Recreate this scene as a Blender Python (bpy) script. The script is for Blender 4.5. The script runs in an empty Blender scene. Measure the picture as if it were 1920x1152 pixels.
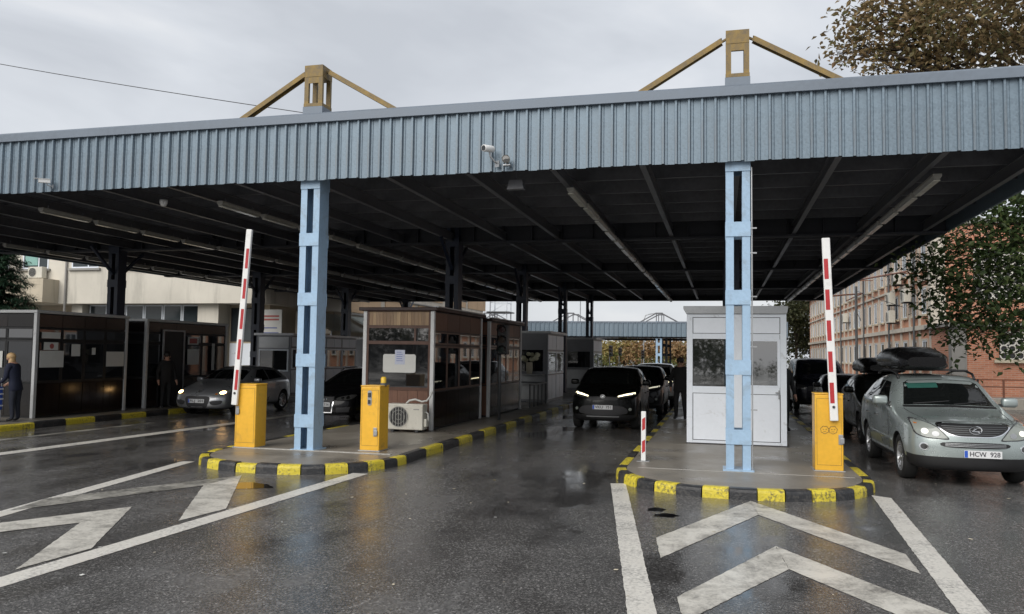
import bpy, bmesh, math, random
from mathutils import Vector, Matrix
from mathutils.bvhtree import BVHTree

random.seed(7)
SC = bpy.context.scene
COL = SC.collection

# ------------------------------------------------------------------ camera
YAW, PITCH, ROLL, FPX = 0.252853, 0.0572929, 0.0135674, 1521.75
def camera():
    cy, sy = math.cos(YAW), math.sin(YAW)
    F = Vector((-sy*math.cos(PITCH), cy*math.cos(PITCH), math.sin(PITCH)))
    R0 = Vector((cy, sy, 0)); U0 = R0.cross(F)
    c, s = math.cos(ROLL), math.sin(ROLL)
    R = R0*c + U0*s; U = U0*c - R0*s
    cam = bpy.data.cameras.new('camera'); o = bpy.data.objects.new('camera', cam)
    m = Matrix((R, U, -F)).transposed().to_4x4(); m.translation = Vector((0, 0, 1.95))
    o.matrix_world = m
    cam.sensor_width = 36; cam.sensor_fit = 'HORIZONTAL'; cam.lens = FPX/1920*36
    cam.clip_start = .1; cam.clip_end = 3000
    COL.objects.link(o); SC.camera = o
camera()

# ------------------------------------------------------------------ sky and sun
SUN_EL, SUN_AZ = math.radians(36), math.radians(200)      # azimuth from +Y, clockwise: behind the camera
W = bpy.data.worlds.new('World'); SC.world = W; W.use_nodes = True
def world():
    nt = W.node_tree; nt.nodes.clear(); N = nt.nodes.new; L = nt.links.new
    out = N('ShaderNodeOutputWorld')
    sky = N('ShaderNodeTexSky'); sky.sky_type = 'NISHITA'; sky.sun_disc = False
    sky.sun_elevation = SUN_EL; sky.sun_rotation = SUN_AZ; sky.air_density = 1.2; sky.dust_density = 2
    b1 = N('ShaderNodeBackground'); L(sky.outputs[0], b1.inputs[0]); b1.inputs[1].default_value = .07
    tc = N('ShaderNodeTexCoord')
    mp = N('ShaderNodeMapping'); mp.inputs['Scale'].default_value = (1.0, 1.0, 2.8); mp.inputs['Rotation'].default_value = (.12, .1, .6)
    L(tc.outputs['Generated'], mp.inputs[0])
    n1 = N('ShaderNodeTexNoise'); n1.inputs['Scale'].default_value = 2.1; n1.inputs['Detail'].default_value = 5; n1.inputs['Roughness'].default_value = .52
    n1.inputs['Distortion'].default_value = .5
    L(mp.outputs[0], n1.inputs['Vector'])
    cr = N('ShaderNodeValToRGB'); e = cr.color_ramp.elements
    e[0].position = .34; e[0].color = (.35, .365, .392, 1)
    e[1].position = .66; e[1].color = (.525, .53, .542, 1)
    m = e.new(.5); m.color = (.43, .446, .472, 1)
    L(n1.outputs[0], cr.inputs[0])
    b2 = N('ShaderNodeBackground'); L(cr.outputs[0], b2.inputs[0]); b2.inputs[1].default_value = 1.0
    mx = N('ShaderNodeMixShader'); mx.inputs[0].default_value = .9
    L(b1.outputs[0], mx.inputs[1]); L(b2.outputs[0], mx.inputs[2]); L(mx.outputs[0], out.inputs[0])
world()
sl = bpy.data.lights.new('sun', 'SUN'); sl.energy = 1.5; sl.angle = math.radians(50); sl.color = (1, .96, .9)
so = bpy.data.objects.new('sun', sl); COL.objects.link(so)
_d = Vector((math.sin(SUN_AZ)*math.cos(SUN_EL), math.cos(SUN_AZ)*math.cos(SUN_EL), math.sin(SUN_EL)))
so.rotation_euler = _d.to_track_quat('Z', 'Y').to_euler(); so.location = (0, -20, 30)
SC.view_settings.view_transform = 'Standard'; SC.view_settings.look = 'None'
SC.view_settings.exposure = 0.80; SC.view_settings.gamma = 1.0; SC.view_settings.use_curve_mapping = False
SC.cycles.use_denoising = True
SC.cycles.max_bounces = 8; SC.cycles.glossy_bounces = 4; SC.cycles.diffuse_bounces = 3; SC.cycles.transmission_bounces = 4
SC.cycles.sample_clamp_indirect = 6.0

# ------------------------------------------------------------------ materials
class NT:
    def __init__(s, name):
        s.m = bpy.data.materials.new(name); s.m.use_nodes = True; s.t = s.m.node_tree
        s.b = s.t.nodes['Principled BSDF']; s.out = s.t.nodes['Material Output']
        s.tc = s.t.nodes.new('ShaderNodeTexCoord'); s.P = s.tc.outputs['Object']
    def n(s, typ, **kw):
        x = s.t.nodes.new('ShaderNode'+typ)
        for k, v in kw.items(): setattr(x, k, v)
        return x
    def l(s, a, b): s.t.links.new(a, b)
    def noise(s, scale, detail=3, rough=.5, vec=None, dist=0):
        x = s.n('TexNoise'); x.inputs['Scale'].default_value = scale; x.inputs['Detail'].default_value = detail
        x.inputs['Roughness'].default_value = rough; x.inputs['Distortion'].default_value = dist
        s.l(vec or s.P, x.inputs['Vector']); return x.outputs[0]
    def ramp(s, fac, stops, interp='LINEAR'):
        x = s.n('ValToRGB'); x.color_ramp.interpolation = interp; e = x.color_ramp.elements
        while len(e) < len(stops): e.new(.5)
        for el, (p, c) in zip(e, stops):
            el.position = p; el.color = (c, c, c, 1) if not hasattr(c, '__len__') else (*c, 1)
        s.l(fac, x.inputs[0]); return x.outputs[0]
    def mix(s, fac, a, b, blend='MIX'):
        x = s.n('Mix', data_type='RGBA', blend_type=blend)
        for v, k in ((fac, 0), (a, 6), (b, 7)):
            if hasattr(v, 'is_output'): s.l(v, x.inputs[k])
            elif k == 0: x.inputs[0].default_value = v
            else: x.inputs[k].default_value = (*v, 1) if len(v) == 3 else v
        return x.outputs[2]
    def math(s, op, a, b=0.):
        x = s.n('Math', operation=op)
        for i, v in enumerate((a, b)):
            if hasattr(v, 'is_output'): s.l(v, x.inputs[i])
            else: x.inputs[i].default_value = v
        return x.outputs[0]
    def bump(s, h, strength, dist=.01):
        x = s.n('Bump'); x.inputs['Strength'].default_value = strength; x.inputs['Distance'].default_value = dist
        s.l(h, x.inputs['Height']); s.l(x.outputs[0], s.b.inputs['Normal'])
    def scaled(s, sx, sy, sz):
        x = s.n('Mapping'); x.inputs['Scale'].default_value = (sx, sy, sz); s.l(s.P, x.inputs[0]); return x.outputs[0]
    def set(s, **kw):
        for k, v in kw.items():
            k = {'col': 'Base Color', 'rough': 'Roughness', 'metal': 'Metallic', 'spec': 'Specular IOR Level', 'coat': 'Coat Weight',
                 'emc': 'Emission Color', 'ems': 'Emission Strength', 'ior': 'IOR', 'alpha': 'Alpha'}.get(k, k)
            if hasattr(v, 'is_output'): s.l(v, s.b.inputs[k])
            else: s.b.inputs[k].default_value = (*v, 1) if hasattr(v, '__len__') and len(v) == 3 else v

def M(name, col, rough=.5, metal=0., var=.18, sc=2.5, bump=0., bsc=60., dirt=0., dirtcol=(.05, .045, .04), **kw):
    k = NT(name)
    a = k.noise(sc, 4, .6); b = k.noise(sc*14, 2)
    f = k.math('ADD', k.math('MULTIPLY', a, .65), k.math('MULTIPLY', b, .35))
    lo = [c*(1-var) for c in col]; hi = [min(1, c*(1+var)) for c in col]
    c = k.ramp(f, [(.3, lo), (.7, hi)])
    if dirt:
        d = k.noise(sc*2.2, 6, .7, dist=.6)
        c = k.mix(k.ramp(d, [(.62-dirt*.3, 0.), (.78, .85)]), c, dirtcol)
    k.set(col=c, metal=metal, rough=k.ramp(f, [(.3, max(0.02, rough*.8)), (.7, min(1, rough*1.2))]), **kw)
    if bump: k.bump(k.noise(bsc, 3), bump)
    return k.m

def emit(name, col, strength):
    k = NT(name); k.set(col=(.8, .8, .8), emc=col, ems=strength, rough=.2); return k.m

def asphalt():
    k = NT('wet_asphalt')
    big = k.noise(.16, 4, .55, dist=.8); mid = k.noise(.9, 5, .6); streak = k.noise(.75, 4, .6, k.scaled(1.5, .20, 1))
    wet = k.math('ADD', k.math('MULTIPLY', big, .45), k.math('ADD', k.math('MULTIPLY', mid, .25), k.math('MULTIPLY', streak, .30)))
    fine = k.noise(70, 3, .7); v = k.n('TexVoronoi'); v.inputs['Scale'].default_value = 70; k.l(k.P, v.inputs['Vector'])
    stone = k.ramp(v.outputs['Color'], [(.2, .46), (.6, .88), (.85, 1.55), (.97, 2.9)])
    base = k.ramp(wet, [(.36, (.158, .153, .149)), (.49, (.120, .116, .113)), (.60, (.055, .053, .052))])
    col = k.mix(1., base, stone, 'MULTIPLY')
    col = k.mix(1., col, k.ramp(fine, [(.3, .7), (.7, 1.3)]), 'MULTIPLY')
    k.set(col=col, rough=k.ramp(wet, [(.38, .36), (.46, .24), (.52, .14), (.58, .05)]), spec=.85)
    dry = k.ramp(wet, [(.44, .8), (.57, .05)])
    h = k.math('MULTIPLY', k.math('ADD', k.math('MULTIPLY', v.outputs['Distance'], .8), k.math('MULTIPLY', fine, .7)), dry)
    k.bump(h, .5, .008)
    return k.m

def road_paint():
    k = NT('worn_road_paint')
    w = k.noise(26, 5, .75); w2 = k.noise(1.3, 4, .6)
    f = k.math('ADD', k.math('MULTIPLY', w, .55), k.math('MULTIPLY', w2, .45))
    tone = k.ramp(w2, [(.3, (.60, .575, .52)), (.7, (.76, .735, .68))])
    col = k.mix(k.ramp(f, [(.48, 0.), (.56, .40), (.65, .95)]), tone, (.06, .057, .053))
    k.set(col=col, rough=k.ramp(w2, [(.3, .25), (.7, .5)])); k.bump(w, .25, .004); return k.m

def chevron_paint():
    k = NT('worn_chevron_paint')
    w = k.noise(30, 5, .8); w2 = k.noise(1.9, 5, .65, dist=.6); w3 = k.noise(9, 4, .7)
    f = k.math('ADD', k.math('MULTIPLY', w, .38), k.math('ADD', k.math('MULTIPLY', w2, .40), k.math('MULTIPLY', w3, .22)))
    tone = k.ramp(w2, [(.3, (.66, .635, .575)), (.7, (.50, .475, .42))])
    col = k.mix(k.ramp(f, [(.45, 0.), (.52, .30), (.60, .80), (.68, .98)]), tone, (.085, .08, .074))
    k.set(col=col, rough=k.ramp(w2, [(.3, .28), (.7, .5)])); k.bump(w, .3, .004); return k.m

def faded_paint():
    k = NT('faded_road_paint')
    w = k.noise(14, 5, .75); w2 = k.noise(1.7, 4, .6)
    f = k.math('ADD', k.math('MULTIPLY', w, .45), k.math('MULTIPLY', w2, .55))
    col = k.mix(k.ramp(f, [(.36, 0.), (.48, .45), (.60, .95)]), (.50, .48, .43), (.035, .034, .033))
    k.set(col=col, rough=.32); return k.m

def kerb_paint(name, col, chip):
    k = NT(name)
    w = k.noise(24, 6, .72); w2 = k.noise(3.1, 4, .6)
    f = k.math('ADD', k.math('MULTIPLY', w, .6), k.math('MULTIPLY', w2, .4))
    tone = k.ramp(w2, [(.3, [c*.78 for c in col]), (.7, [min(1, c*1.15) for c in col])])
    k.set(col=k.mix(k.ramp(f, [(.50, 0.), (.60, .9)]), tone, chip), rough=k.ramp(w2, [(.3, .28), (.7, .55)]))
    k.bump(k.math('ADD', w, k.noise(6, 4)), .5, .02); return k.m

def slab():
    k = NT('wet_concrete_slab')
    a = k.noise(.8, 6, .65, dist=.5); b = k.noise(60, 3, .6)
    col = k.mix(.5, k.ramp(a, [(.32, (.13, .115, .097)), (.52, (.25, .226, .19)), (.72, (.36, .33, .28))]),
                k.ramp(b, [(.3, (.13, .118, .10)), (.7, (.26, .236, .20))]))
    k.set(col=col, rough=k.ramp(a, [(.35, .22), (.6, .5)])); k.bump(b, .35, .006); return k.m

def galvanised():
    k = NT('galvanised_cladding')
    v = k.n('TexVoronoi'); v.inputs['Scale'].default_value = 34; k.l(k.P, v.inputs['Vector'])
    sp = k.ramp(v.outputs['Color'], [(.1, .86), (.9, 1.14)])
    a = k.noise(.5, 4, .6); st = k.noise(2.2, 5, .65, k.scaled(3.5, 3.5, .25))
    c = k.ramp(a, [(.3, (.148, .200, .248)), (.7, (.182, .234, .280))])
    oi = k.n('ObjectInfo'); c = k.mix(1., c, k.ramp(oi.outputs['Random'], [(0., .95), (1., 1.05)]), 'MULTIPLY')
    c = k.mix(1., c, sp, 'MULTIPLY')
    rr = k.noise(1.7, 6, .7, k.scaled(5, 5, .35)); c = k.mix(k.ramp(rr, [(.60, 0.), (.76, .5)]), c, (.12, .085, .065))
    c = k.mix(k.ramp(st, [(.56, 0.), (.74, .38)]), c, (.16, .17, .175))
    k.set(col=c, metal=.25, rough=k.ramp(v.outputs['Color'], [(0, .38), (1, .52)])); k.bump(v.outputs['Distance'], .06, .004); return k.m

def brick_mat(name, c1, c2, mortar, sc=1.0):
    k = NT(name)
    sep = k.n('SeparateXYZ'); k.l(k.P, sep.inputs[0])
    u = k.math('ADD', sep.outputs[0], sep.outputs[1]); cb = k.n('CombineXYZ'); k.l(u, cb.inputs[0]); k.l(sep.outputs[2], cb.inputs[1])
    b = k.n('TexBrick'); k.l(cb.outputs[0], b.inputs['Vector'])
    b.inputs['Scale'].default_value = 1; b.inputs['Brick Width'].default_value = .26*sc; b.inputs['Row Height'].default_value = .078*sc
    b.inputs['Mortar Size'].default_value = .009*sc; b.inputs['Color1'].default_value = (*c1, 1); b.inputs['Color2'].default_value = (*c2, 1); b.inputs['Mortar'].default_value = (*mortar, 1)
    n = k.noise(.45, 5, .65)
    k.set(col=k.mix(1., b.outputs[0], k.ramp(n, [(.3, .72), (.7, 1.18)]), 'MULTIPLY'), rough=.8); k.bump(b.outputs['Fac'], -.4, .01); return k.m

def plaster(name, col, stain=.5):
    k = NT(name)
    a = k.noise(.35, 5, .6); st = k.noise(.9, 6, .7, k.scaled(1.6, 1.6, .22)); g = k.noise(25, 3)
    c = k.ramp(a, [(.3, [x*.86 for x in col]), (.7, [min(1, x*1.08) for x in col])])
    c = k.mix(k.ramp(st, [(.52, 0.), (.75, stain)]), c, [x*.42 for x in col])
    k.set(col=c, rough=.85); k.bump(g, .15, .006); return k.m

def leaf_mat(name, cols):
    k = NT(name)
    g = k.n('NewGeometry'); c = k.ramp(g.outputs['Random Per Island'], [(i/(len(cols)-1), x) for i, x in enumerate(cols)])
    k.set(col=c, rough=.55, spec=.35)
    tr = k.n('BsdfTranslucent'); k.l(c, tr.inputs[0]); mx = k.n('MixShader'); mx.inputs[0].default_value = .25
    k.l(k.b.outputs[0], mx.inputs[1]); k.l(tr.outputs[0], mx.inputs[2]); k.l(mx.outputs[0], k.out.inputs[0]); return k.m

def wood(name, cols, rough=.35):
    k = NT(name)
    oi = k.n('ObjectInfo'); st = k.noise(3, 5, .6, k.scaled(22, 22, 1.0))
    c = k.ramp(oi.outputs['Random'], [(i/(len(cols)-1), x) for i, x in enumerate(cols)])
    c = k.mix(1., c, k.ramp(st, [(.3, .72), (.7, 1.2)]), 'MULTIPLY')
    k.set(col=c, rough=rough); return k.m

def glass_mat(name, col, rough=.03, spec=.5, ior=1.5):
    k = NT(name); w = k.noise(.8, 3); s = k.noise(5, 5, .7)
    k.set(col=k.mix(k.ramp(s, [(.5, 0.), (.8, .2)]), col, [min(1, c*2.2+.006) for c in col]), rough=k.ramp(s, [(.45, rough), (.8, rough+.02)]), spec=spec, ior=ior); k.bump(w, .03, .02); return k.m

def car_paint(name, col, metal=.35, rough=.32):
    k = NT(name); f = k.noise(1.1, 2); d = k.noise(2.2, 5, .65)
    sep = k.n('SeparateXYZ'); k.l(k.P, sep.inputs[0])
    c = k.ramp(f, [(.3, [x*.96 for x in col]), (.7, [min(1, x*1.04) for x in col])])
    dark = max(col) < .06
    dirt = k.math('MULTIPLY', k.ramp(d, [(.35, .25), (.75, 1.)]), k.ramp(sep.outputs[2], [(.30, .3 if dark else .5), (.70, 0.)]))
    c = k.mix(dirt, c, (.014, .013, .012) if dark else (.055, .05, .045))
    k.set(col=c, metal=metal, rough=k.ramp(d, [(.3, rough*.8), (.75, rough*1.4)]), coat=.18 if dark else 1., spec=.14 if dark else .5); k.b.inputs['Coat Roughness'].default_value = .06
    return k.m

m = {}
m['asphalt'] = asphalt(); m['paint'] = road_paint(); m['faded'] = faded_paint(); m['chev'] = chevron_paint()
m['kyellow'] = kerb_paint('yellow_kerb_paint', (.68, .555, .045), (.07, .065, .05)); m['kblack'] = kerb_paint('black_kerb_paint', (.022, .023, .026), (.075, .07, .065))
m['slab'] = slab(); m['galv'] = galvanised()
m['seam'] = M('pale_slab_edge', (.42, .41, .38), .5, dirt=.5, dirtcol=(.12, .11, .10), sc=4)
m['cap'] = M('grey_flashing', (.15, .18, .22), .5, .2, sc=.8)
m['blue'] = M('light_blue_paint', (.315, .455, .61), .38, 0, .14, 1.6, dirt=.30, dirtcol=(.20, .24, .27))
m['shadeblue'] = M('shaded_blue_paint', (.020, .028, .050), .45, 0, .25, 1.5)  # column blue darkened, shade under the roof put into the colour
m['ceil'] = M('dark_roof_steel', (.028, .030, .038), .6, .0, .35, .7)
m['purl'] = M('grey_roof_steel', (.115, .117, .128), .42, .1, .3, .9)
m['truss'] = M('rusty_yellow_paint', (.25, .165, .045), .6, 0, .35, 3, dirt=.75, dirtcol=(.06, .065, .075))
m['yellow'] = M('yellow_powder_coat', (.76, .42, .034), .36, 0, .12, 1.2, dirt=.16, dirtcol=(.34, .19, .05))
m['white'] = M('white_paint', (.74, .74, .73), .4, 0, .06, 2, dirt=.12, dirtcol=(.38, .37, .35))
m['red'] = M('red_reflective', (.42, .025, .03), .35, 0, .15)
m['frame'] = M('white_upvc', (.72, .765, .825), .32, 0, .05, 1.5, dirt=.08, dirtcol=(.36, .36, .36))
m['upvc2'] = M('white_panel', (.76, .80, .86), .35, 0, .05, .9, dirt=.05, dirtcol=(.42, .42, .41))
m['greyframe'] = M('grey_aluminium', (.35, .36, .37), .35, .5, .12)
m['greybooth'] = M('grey_booth_panel', (.20, .205, .22), .4, .1, .15)
m['gasket'] = M('dark_gasket', (.03, .03, .033), .6)
m['post'] = M('pale_aluminium_post', (.55, .56, .56), .4, .2, .1, dirt=.15, dirtcol=(.25, .24, .23))
m['planks'] = wood('varnished_planks', [(.25, .15, .075), (.38, .25, .135), (.19, .11, .06), (.45, .31, .17), (.31, .19, .10), (.36, .26, .16)])
m['bframe'] = M('brown_timber_frame', (.085, .036, .021), .35, 0, .25, 6)
m['bpanel'] = wood('brown_board', [(.13, .058, .034), (.17, .078, .046), (.10, .046, .028)], .5)
m['dpanel'] = wood('dark_brown_board', [(.013, .009, .008), (.017, .011, .009), (.010, .008, .007)], .16)
m['roofdark'] = M('dark_red_roof_edge', (.035, .016, .014), .5)
m['glass'] = glass_mat('dark_window_glass', (.012, .013, .015), .03, .5, 1.75); m['mglass'] = glass_mat('mirror_window_glass', (.010, .011, .013), .02, .5, 2.6)
m['wglass'] = glass_mat('booth_window_glass', (.016, .019, .018), .02, .5, 3.3); m['bglass'] = glass_mat('building_glass', (.035, .045, .05), .06)
m['paper'] = M('white_notice', (.60, .60, .57), .6, 0, .06, 4)
m['paperblue'] = M('pale_blue_paper', (.50, .53, .64), .6, 0, .08, 20)
m['ink'] = M('printed_ink', (.05, .05, .06), .6)
m['redprint'] = M('red_print', (.40, .10, .09), .6); m['blueprint'] = M('blue_print', (.06, .10, .35), .6)
m['ac'] = M('cream_plastic', (.58, .56, .49), .45, 0, .08, 3, dirt=.2, dirtcol=(.30, .27, .22))
m['acgrille'] = M('grille_metal', (.30, .30, .28), .45, .3)
m['black'] = M('black_plastic', (.014, .014, .015), .5); m['rubber'] = M('tyre_rubber', (.012, .012, .012), .75, 0, .3, 8)
m['chrome'] = M('chrome', (.75, .76, .78), .12, 1., .05); m['rim'] = M('alloy_rim', (.50, .51, .53), .28, .85, .1)
m['darkrim'] = M('dark_rim', (.06, .06, .065), .35, .6)
m['carglass'] = glass_mat('car_glass', (.006, .007, .007), .015, .5, 1.5)
m['lamp'] = glass_mat('lamp_lens', (.24, .26, .24), .05, .6)
m['lampdark'] = glass_mat('dark_lamp_lens', (.05, .05, .05), .05, .6)
m['amber'] = M('amber_lens', (.55, .16, .02), .2); m['beaconyellow'] = M('yellow_beacon', (.62, .40, .03), .3)
m['led'] = emit('lit_white_lamp', (1, .90, .58), 1.7); m['halogen'] = emit('lit_warm_lamp', (1, .58, .22), 9.0); m['dimlamp'] = emit('dim_warm_lamp', (1, .95, .72), .35)
m['plate'] = M('number_plate', (.66, .67, .68), .35, 0, .04); m['plateblue'] = M('plate_blue', (.03, .10, .50), .4)
m['sunstrip'] = glass_mat('green_sun_strip', (.028, .095, .078), .05)
m['brick'] = brick_mat('orange_brick', (.56, .245, .145), (.45, .175, .10), (.50, .34, .26), 1.2); m['brickpink'] = brick_mat('pale_brick', (.66, .305, .18), (.57, .24, .135), (.56, .38, .27), 1.0)
m['cream'] = plaster('cream_plaster', (.62, .585, .51), .55); m['tan'] = plaster('tan_plaster', (.42, .36, .27), .3); m['peach'] = plaster('peach_plaster', (.60, .42, .26), .35)
m['paleplaster'] = plaster('pale_plaster', (.58, .53, .45), .5); m['concrete'] = plaster('grey_concrete', (.30, .29, .27), .6)
m['rust'] = M('rusty_pipe', (.24, .10, .06), .65, .1, .3, 5); m['darkmetal'] = M('dark_metal', (.035, .033, .033), .5, .3)
m['awning'] = M('green_grey_sheet', (.30, .34, .32), .5, .1, .2, 2)
m['lattice'] = plaster('white_lattice', (.66, .64, .58), .25); m['lintel'] = plaster('cream_sill', (.56, .50, .38), .35)
m['bark'] = M('tree_bark', (.050, .036, .026), .9, 0, .35, 4, bump=.6, bsc=20)
m['leafbrown'] = leaf_mat('autumn_leaves', [(.19, .13, .065), (.27, .185, .085), (.14, .12, .055), (.32, .22, .11), (.16, .16, .065), (.23, .14, .07)])
m['leafgreen'] = leaf_mat('green_leaves', [(.038, .066, .022), (.065, .105, .032), (.026, .048, .018), (.11, .14, .045), (.048, .080, .026)])
m['leafolive'] = leaf_mat('olive_leaves', [(.035, .042, .016), (.055, .060, .022), (.025, .030, .012), (.075, .068, .028)])
m['leafgold'] = leaf_mat('golden_leaves', [(.32, .25, .08), (.40, .32, .12), (.26, .18, .06), (.24, .25, .09)])
m['leaforange'] = leaf_mat('orange_leaves', [(.32, .19, .09), (.38, .25, .12), (.24, .14, .07), (.30, .23, .11)])
m['needle'] = leaf_mat('conifer_needles', [(.018, .046, .028), (.030, .066, .036), (.042, .084, .046), (.014, .034, .022)])
m['hedge'] = leaf_mat('hedge_leaves', [(.10, .12, .025), (.15, .16, .04), (.06, .09, .02)])
m['skin'] = M('skin', (.36, .20, .14), .5); m['hairdark'] = M('dark_hair', (.015, .011, .009), .6); m['hairblond'] = M('blond_hair', (.50, .33, .16), .5, 0, .25, 20)
m['navy'] = M('navy_cloth', (.010, .014, .034), .9); m['blackcloth'] = M('black_cloth', (.010, .010, .011), .9); m['jean'] = M('dark_jeans', (.018, .022, .036), .9)
m['bluebag'] = M('blue_woven_bag', (.02, .07, .35), .6); m['whitestripe'] = M('white_stripe', (.60, .62, .68), .6)
m['tube'] = M('glossy_diffuser', (.55, .54, .48), .16, 0, .15, 6); m['housing'] = M('light_housing', (.30, .29, .26), .4, 0, .25, 5)
m['signalblack'] = M('signal_black', (.010, .010, .011), .45); m['steelpole'] = M('steel_pole', (.10, .105, .11), .45, .4)
m['redlens'] = M('red_lens', (.03, .003, .003), .2); m['amberlens'] = M('amber_signal_lens', (.035, .016, .003), .2); m['greenlens'] = M('green_lens', (.003, .016, .010), .2)

# ------------------------------------------------------------------ object helpers
class MB:
    def __init__(s): s.v = []; s.f = []; s.mi = []
    def add(s, vs, fs, mi=0):
        o = len(s.v); s.v += [tuple(v) for v in vs]; s.f += [tuple(i+o for i in f) for f in fs]; s.mi += [mi]*len(fs); return s
    def box(s, x0, x1, y0, y1, z0, z1, mi=0):
        return s.add([(x0, y0, z0), (x1, y0, z0), (x1, y1, z0), (x0, y1, z0), (x0, y0, z1), (x1, y0, z1), (x1, y1, z1), (x0, y1, z1)],
                     [(3, 2, 1, 0), (4, 5, 6, 7), (0, 1, 5, 4), (1, 2, 6, 5), (2, 3, 7, 6), (3, 0, 4, 7)], mi)
    def prism(s, pts, axis, a, b, mi=0):
        """2D outline extruded along axis: 'z' pts=(x,y), 'y' pts=(x,z), 'x' pts=(y,z)"""
        def P(p, t): return {'z': (p[0], p[1], t), 'y': (p[0], t, p[1]), 'x': (t, p[0], p[1])}[axis]
        n = len(pts)
        return s.add([P(p, a) for p in pts]+[P(p, b) for p in pts],
                     [tuple(range(n))[::-1], tuple(range(n, 2*n))]+[(i, (i+1) % n, n+(i+1) % n, n+i) for i in range(n)], mi)
    def sheet(s, pts, z, mi=0):
        return s.add([(x, y, z) for x, y in pts], [tuple(range(len(pts)))], mi)
    def tube(s, pts, r, seg=8, mi=0, cap=True):
        pts = [Vector(p) for p in pts]; rs = r if hasattr(r, '__len__') else [r]*len(pts)
        rings = []; up = None
        for i, p in enumerate(pts):
            t = (pts[min(i+1, len(pts)-1)]-pts[max(i-1, 0)]).normalized()
            if up is None: up = t.orthogonal().normalized()
            up = (up-t*up.dot(t)); up = up.normalized() if up.length > 1e-6 else t.orthogonal().normalized()
            b = t.cross(up)
            rings.append([p+(up*math.cos(2*math.pi*k/seg)+b*math.sin(2*math.pi*k/seg))*rs[i] for k in range(seg)])
        fs = []
        for i in range(len(pts)-1):
            for k in range(seg): fs.append((i*seg+k, i*seg+(k+1) % seg, (i+1)*seg+(k+1) % seg, (i+1)*seg+k))
        if cap: fs += [tuple(range(seg))[::-1], tuple((len(pts)-1)*seg+k for k in range(seg))]
        return s.add([v for r_ in rings for v in r_], fs, mi)
    def bar(s, p0, p1, w, h, mi=0, up=(0, 0, 1)):
        p0, p1 = Vector(p0), Vector(p1); t = (p1-p0).normalized(); u = Vector(up); a = t.cross(u).normalized()*w/2; b = a.cross(t).normalized()*h/2
        vs = [p+q for p in (p0, p1) for q in (-a-b, a-b, a+b, -a+b)]
        return s.add(vs, [(0, 1, 2, 3), (7, 6, 5, 4), (0, 4, 5, 1), (1, 5, 6, 2), (2, 6, 7, 3), (3, 7, 4, 0)], mi)
    def lathe(s, prof, c=(0, 0, 0), axis='z', seg=24, mi=0):
        n = len(prof); vs = []
        for k in range(seg):
            a = 2*math.pi*k/seg; ca, sa = math.cos(a), math.sin(a)
            for r, h in prof:
                v = {'z': (r*ca, r*sa, h), 'x': (h, r*ca, r*sa), 'y': (r*ca, h, r*sa)}[axis]
                vs.append((v[0]+c[0], v[1]+c[1], v[2]+c[2]))
        fs = [(k*n+i, ((k+1) % seg)*n+i, ((k+1) % seg)*n+i+1, k*n+i+1) for k in range(seg) for i in range(n-1)]
        return s.add(vs, fs, mi)
    def ellipsoid(s, c, r, nu=12, nv=8, mi=0):
        return s.lathe([(max(1e-4, math.sin(math.pi*i/nv)), -math.cos(math.pi*i/nv)) for i in range(nv+1)], (0, 0, 0), 'z', nu, mi)._last(nu*(nv+1), c, r)
    def _last(s, n, c, r):
        for i in range(len(s.v)-n, len(s.v)):
            v = s.v[i]; s.v[i] = (c[0]+v[0]*r[0], c[1]+v[1]*r[1], c[2]+v[2]*r[2])
        return s
    def mesh(s, name, mats, bevel=0, smooth=False, seg=2):
        me = bpy.data.meshes.new(name); me.from_pydata(s.v, [], s.f)
        mats = mats if isinstance(mats, (list, tuple)) else [mats]
        for x in mats: me.materials.append(x)
        me.polygons.foreach_set('material_index', s.mi)
        bm = bmesh.new(); bm.from_mesh(me)
        if bevel:
            es = [e for e in bm.edges if e.is_manifold and e.calc_face_angle(0) > .5]
            bmesh.ops.bevel(bm, geom=es, offset=bevel, segments=seg, profile=.5, affect='EDGES', clamp_overlap=True)
        bmesh.ops.recalc_face_normals(bm, faces=bm.faces)
        bm.to_mesh(me); bm.free()
        if smooth: me.polygons.foreach_set('use_smooth', [True]*len(me.polygons))
        me.update(); return me

WM = {}
def wm(o):
    if o is None: return Matrix()
    if o.name in WM: return WM[o.name]
    return Matrix()
def tag(o, label=None, cat=None, group=None, kind=None):
    if label: o['label'] = label
    if cat: o['category'] = cat
    if group: o['group'] = group
    if kind: o['kind'] = kind
    return o
def root(name, label, cat, loc=(0, 0, 0), rz=0, group=None):
    o = bpy.data.objects.new(name, None); o.empty_display_size = .3; COL.objects.link(o); o.location = loc; o.rotation_euler = (0, 0, rz)
    WM[o.name] = Matrix.Translation(loc) @ Matrix.Rotation(rz, 4, 'Z')
    return tag(o, label, cat, group)
def link(name, me, parent=None, local=False, label=None, kind=None):
    o = bpy.data.objects.new(name, me); COL.objects.link(o)
    if parent is not None:
        o.parent = parent
        if not local: o.matrix_parent_inverse = wm(parent).inverted()
    if label: o['label'] = label
    if kind: o['kind'] = kind
    return o
def add(name, mb, mat, parent=None, local=False, bevel=0, smooth=False, label=None, kind=None, seg=2):
    return link(name, mb.mesh(name, mat, bevel, smooth, seg), parent, local, label, kind)
def copytree(o, parent=None):
    c = o.copy(); COL.objects.link(c)
    if parent is not None: c.parent = parent
    for ch in o.children: copytree(ch, c)
    return c
def box(x0, x1, y0, y1, z0, z1): return MB().box(x0, x1, y0, y1, z0, z1)
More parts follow.
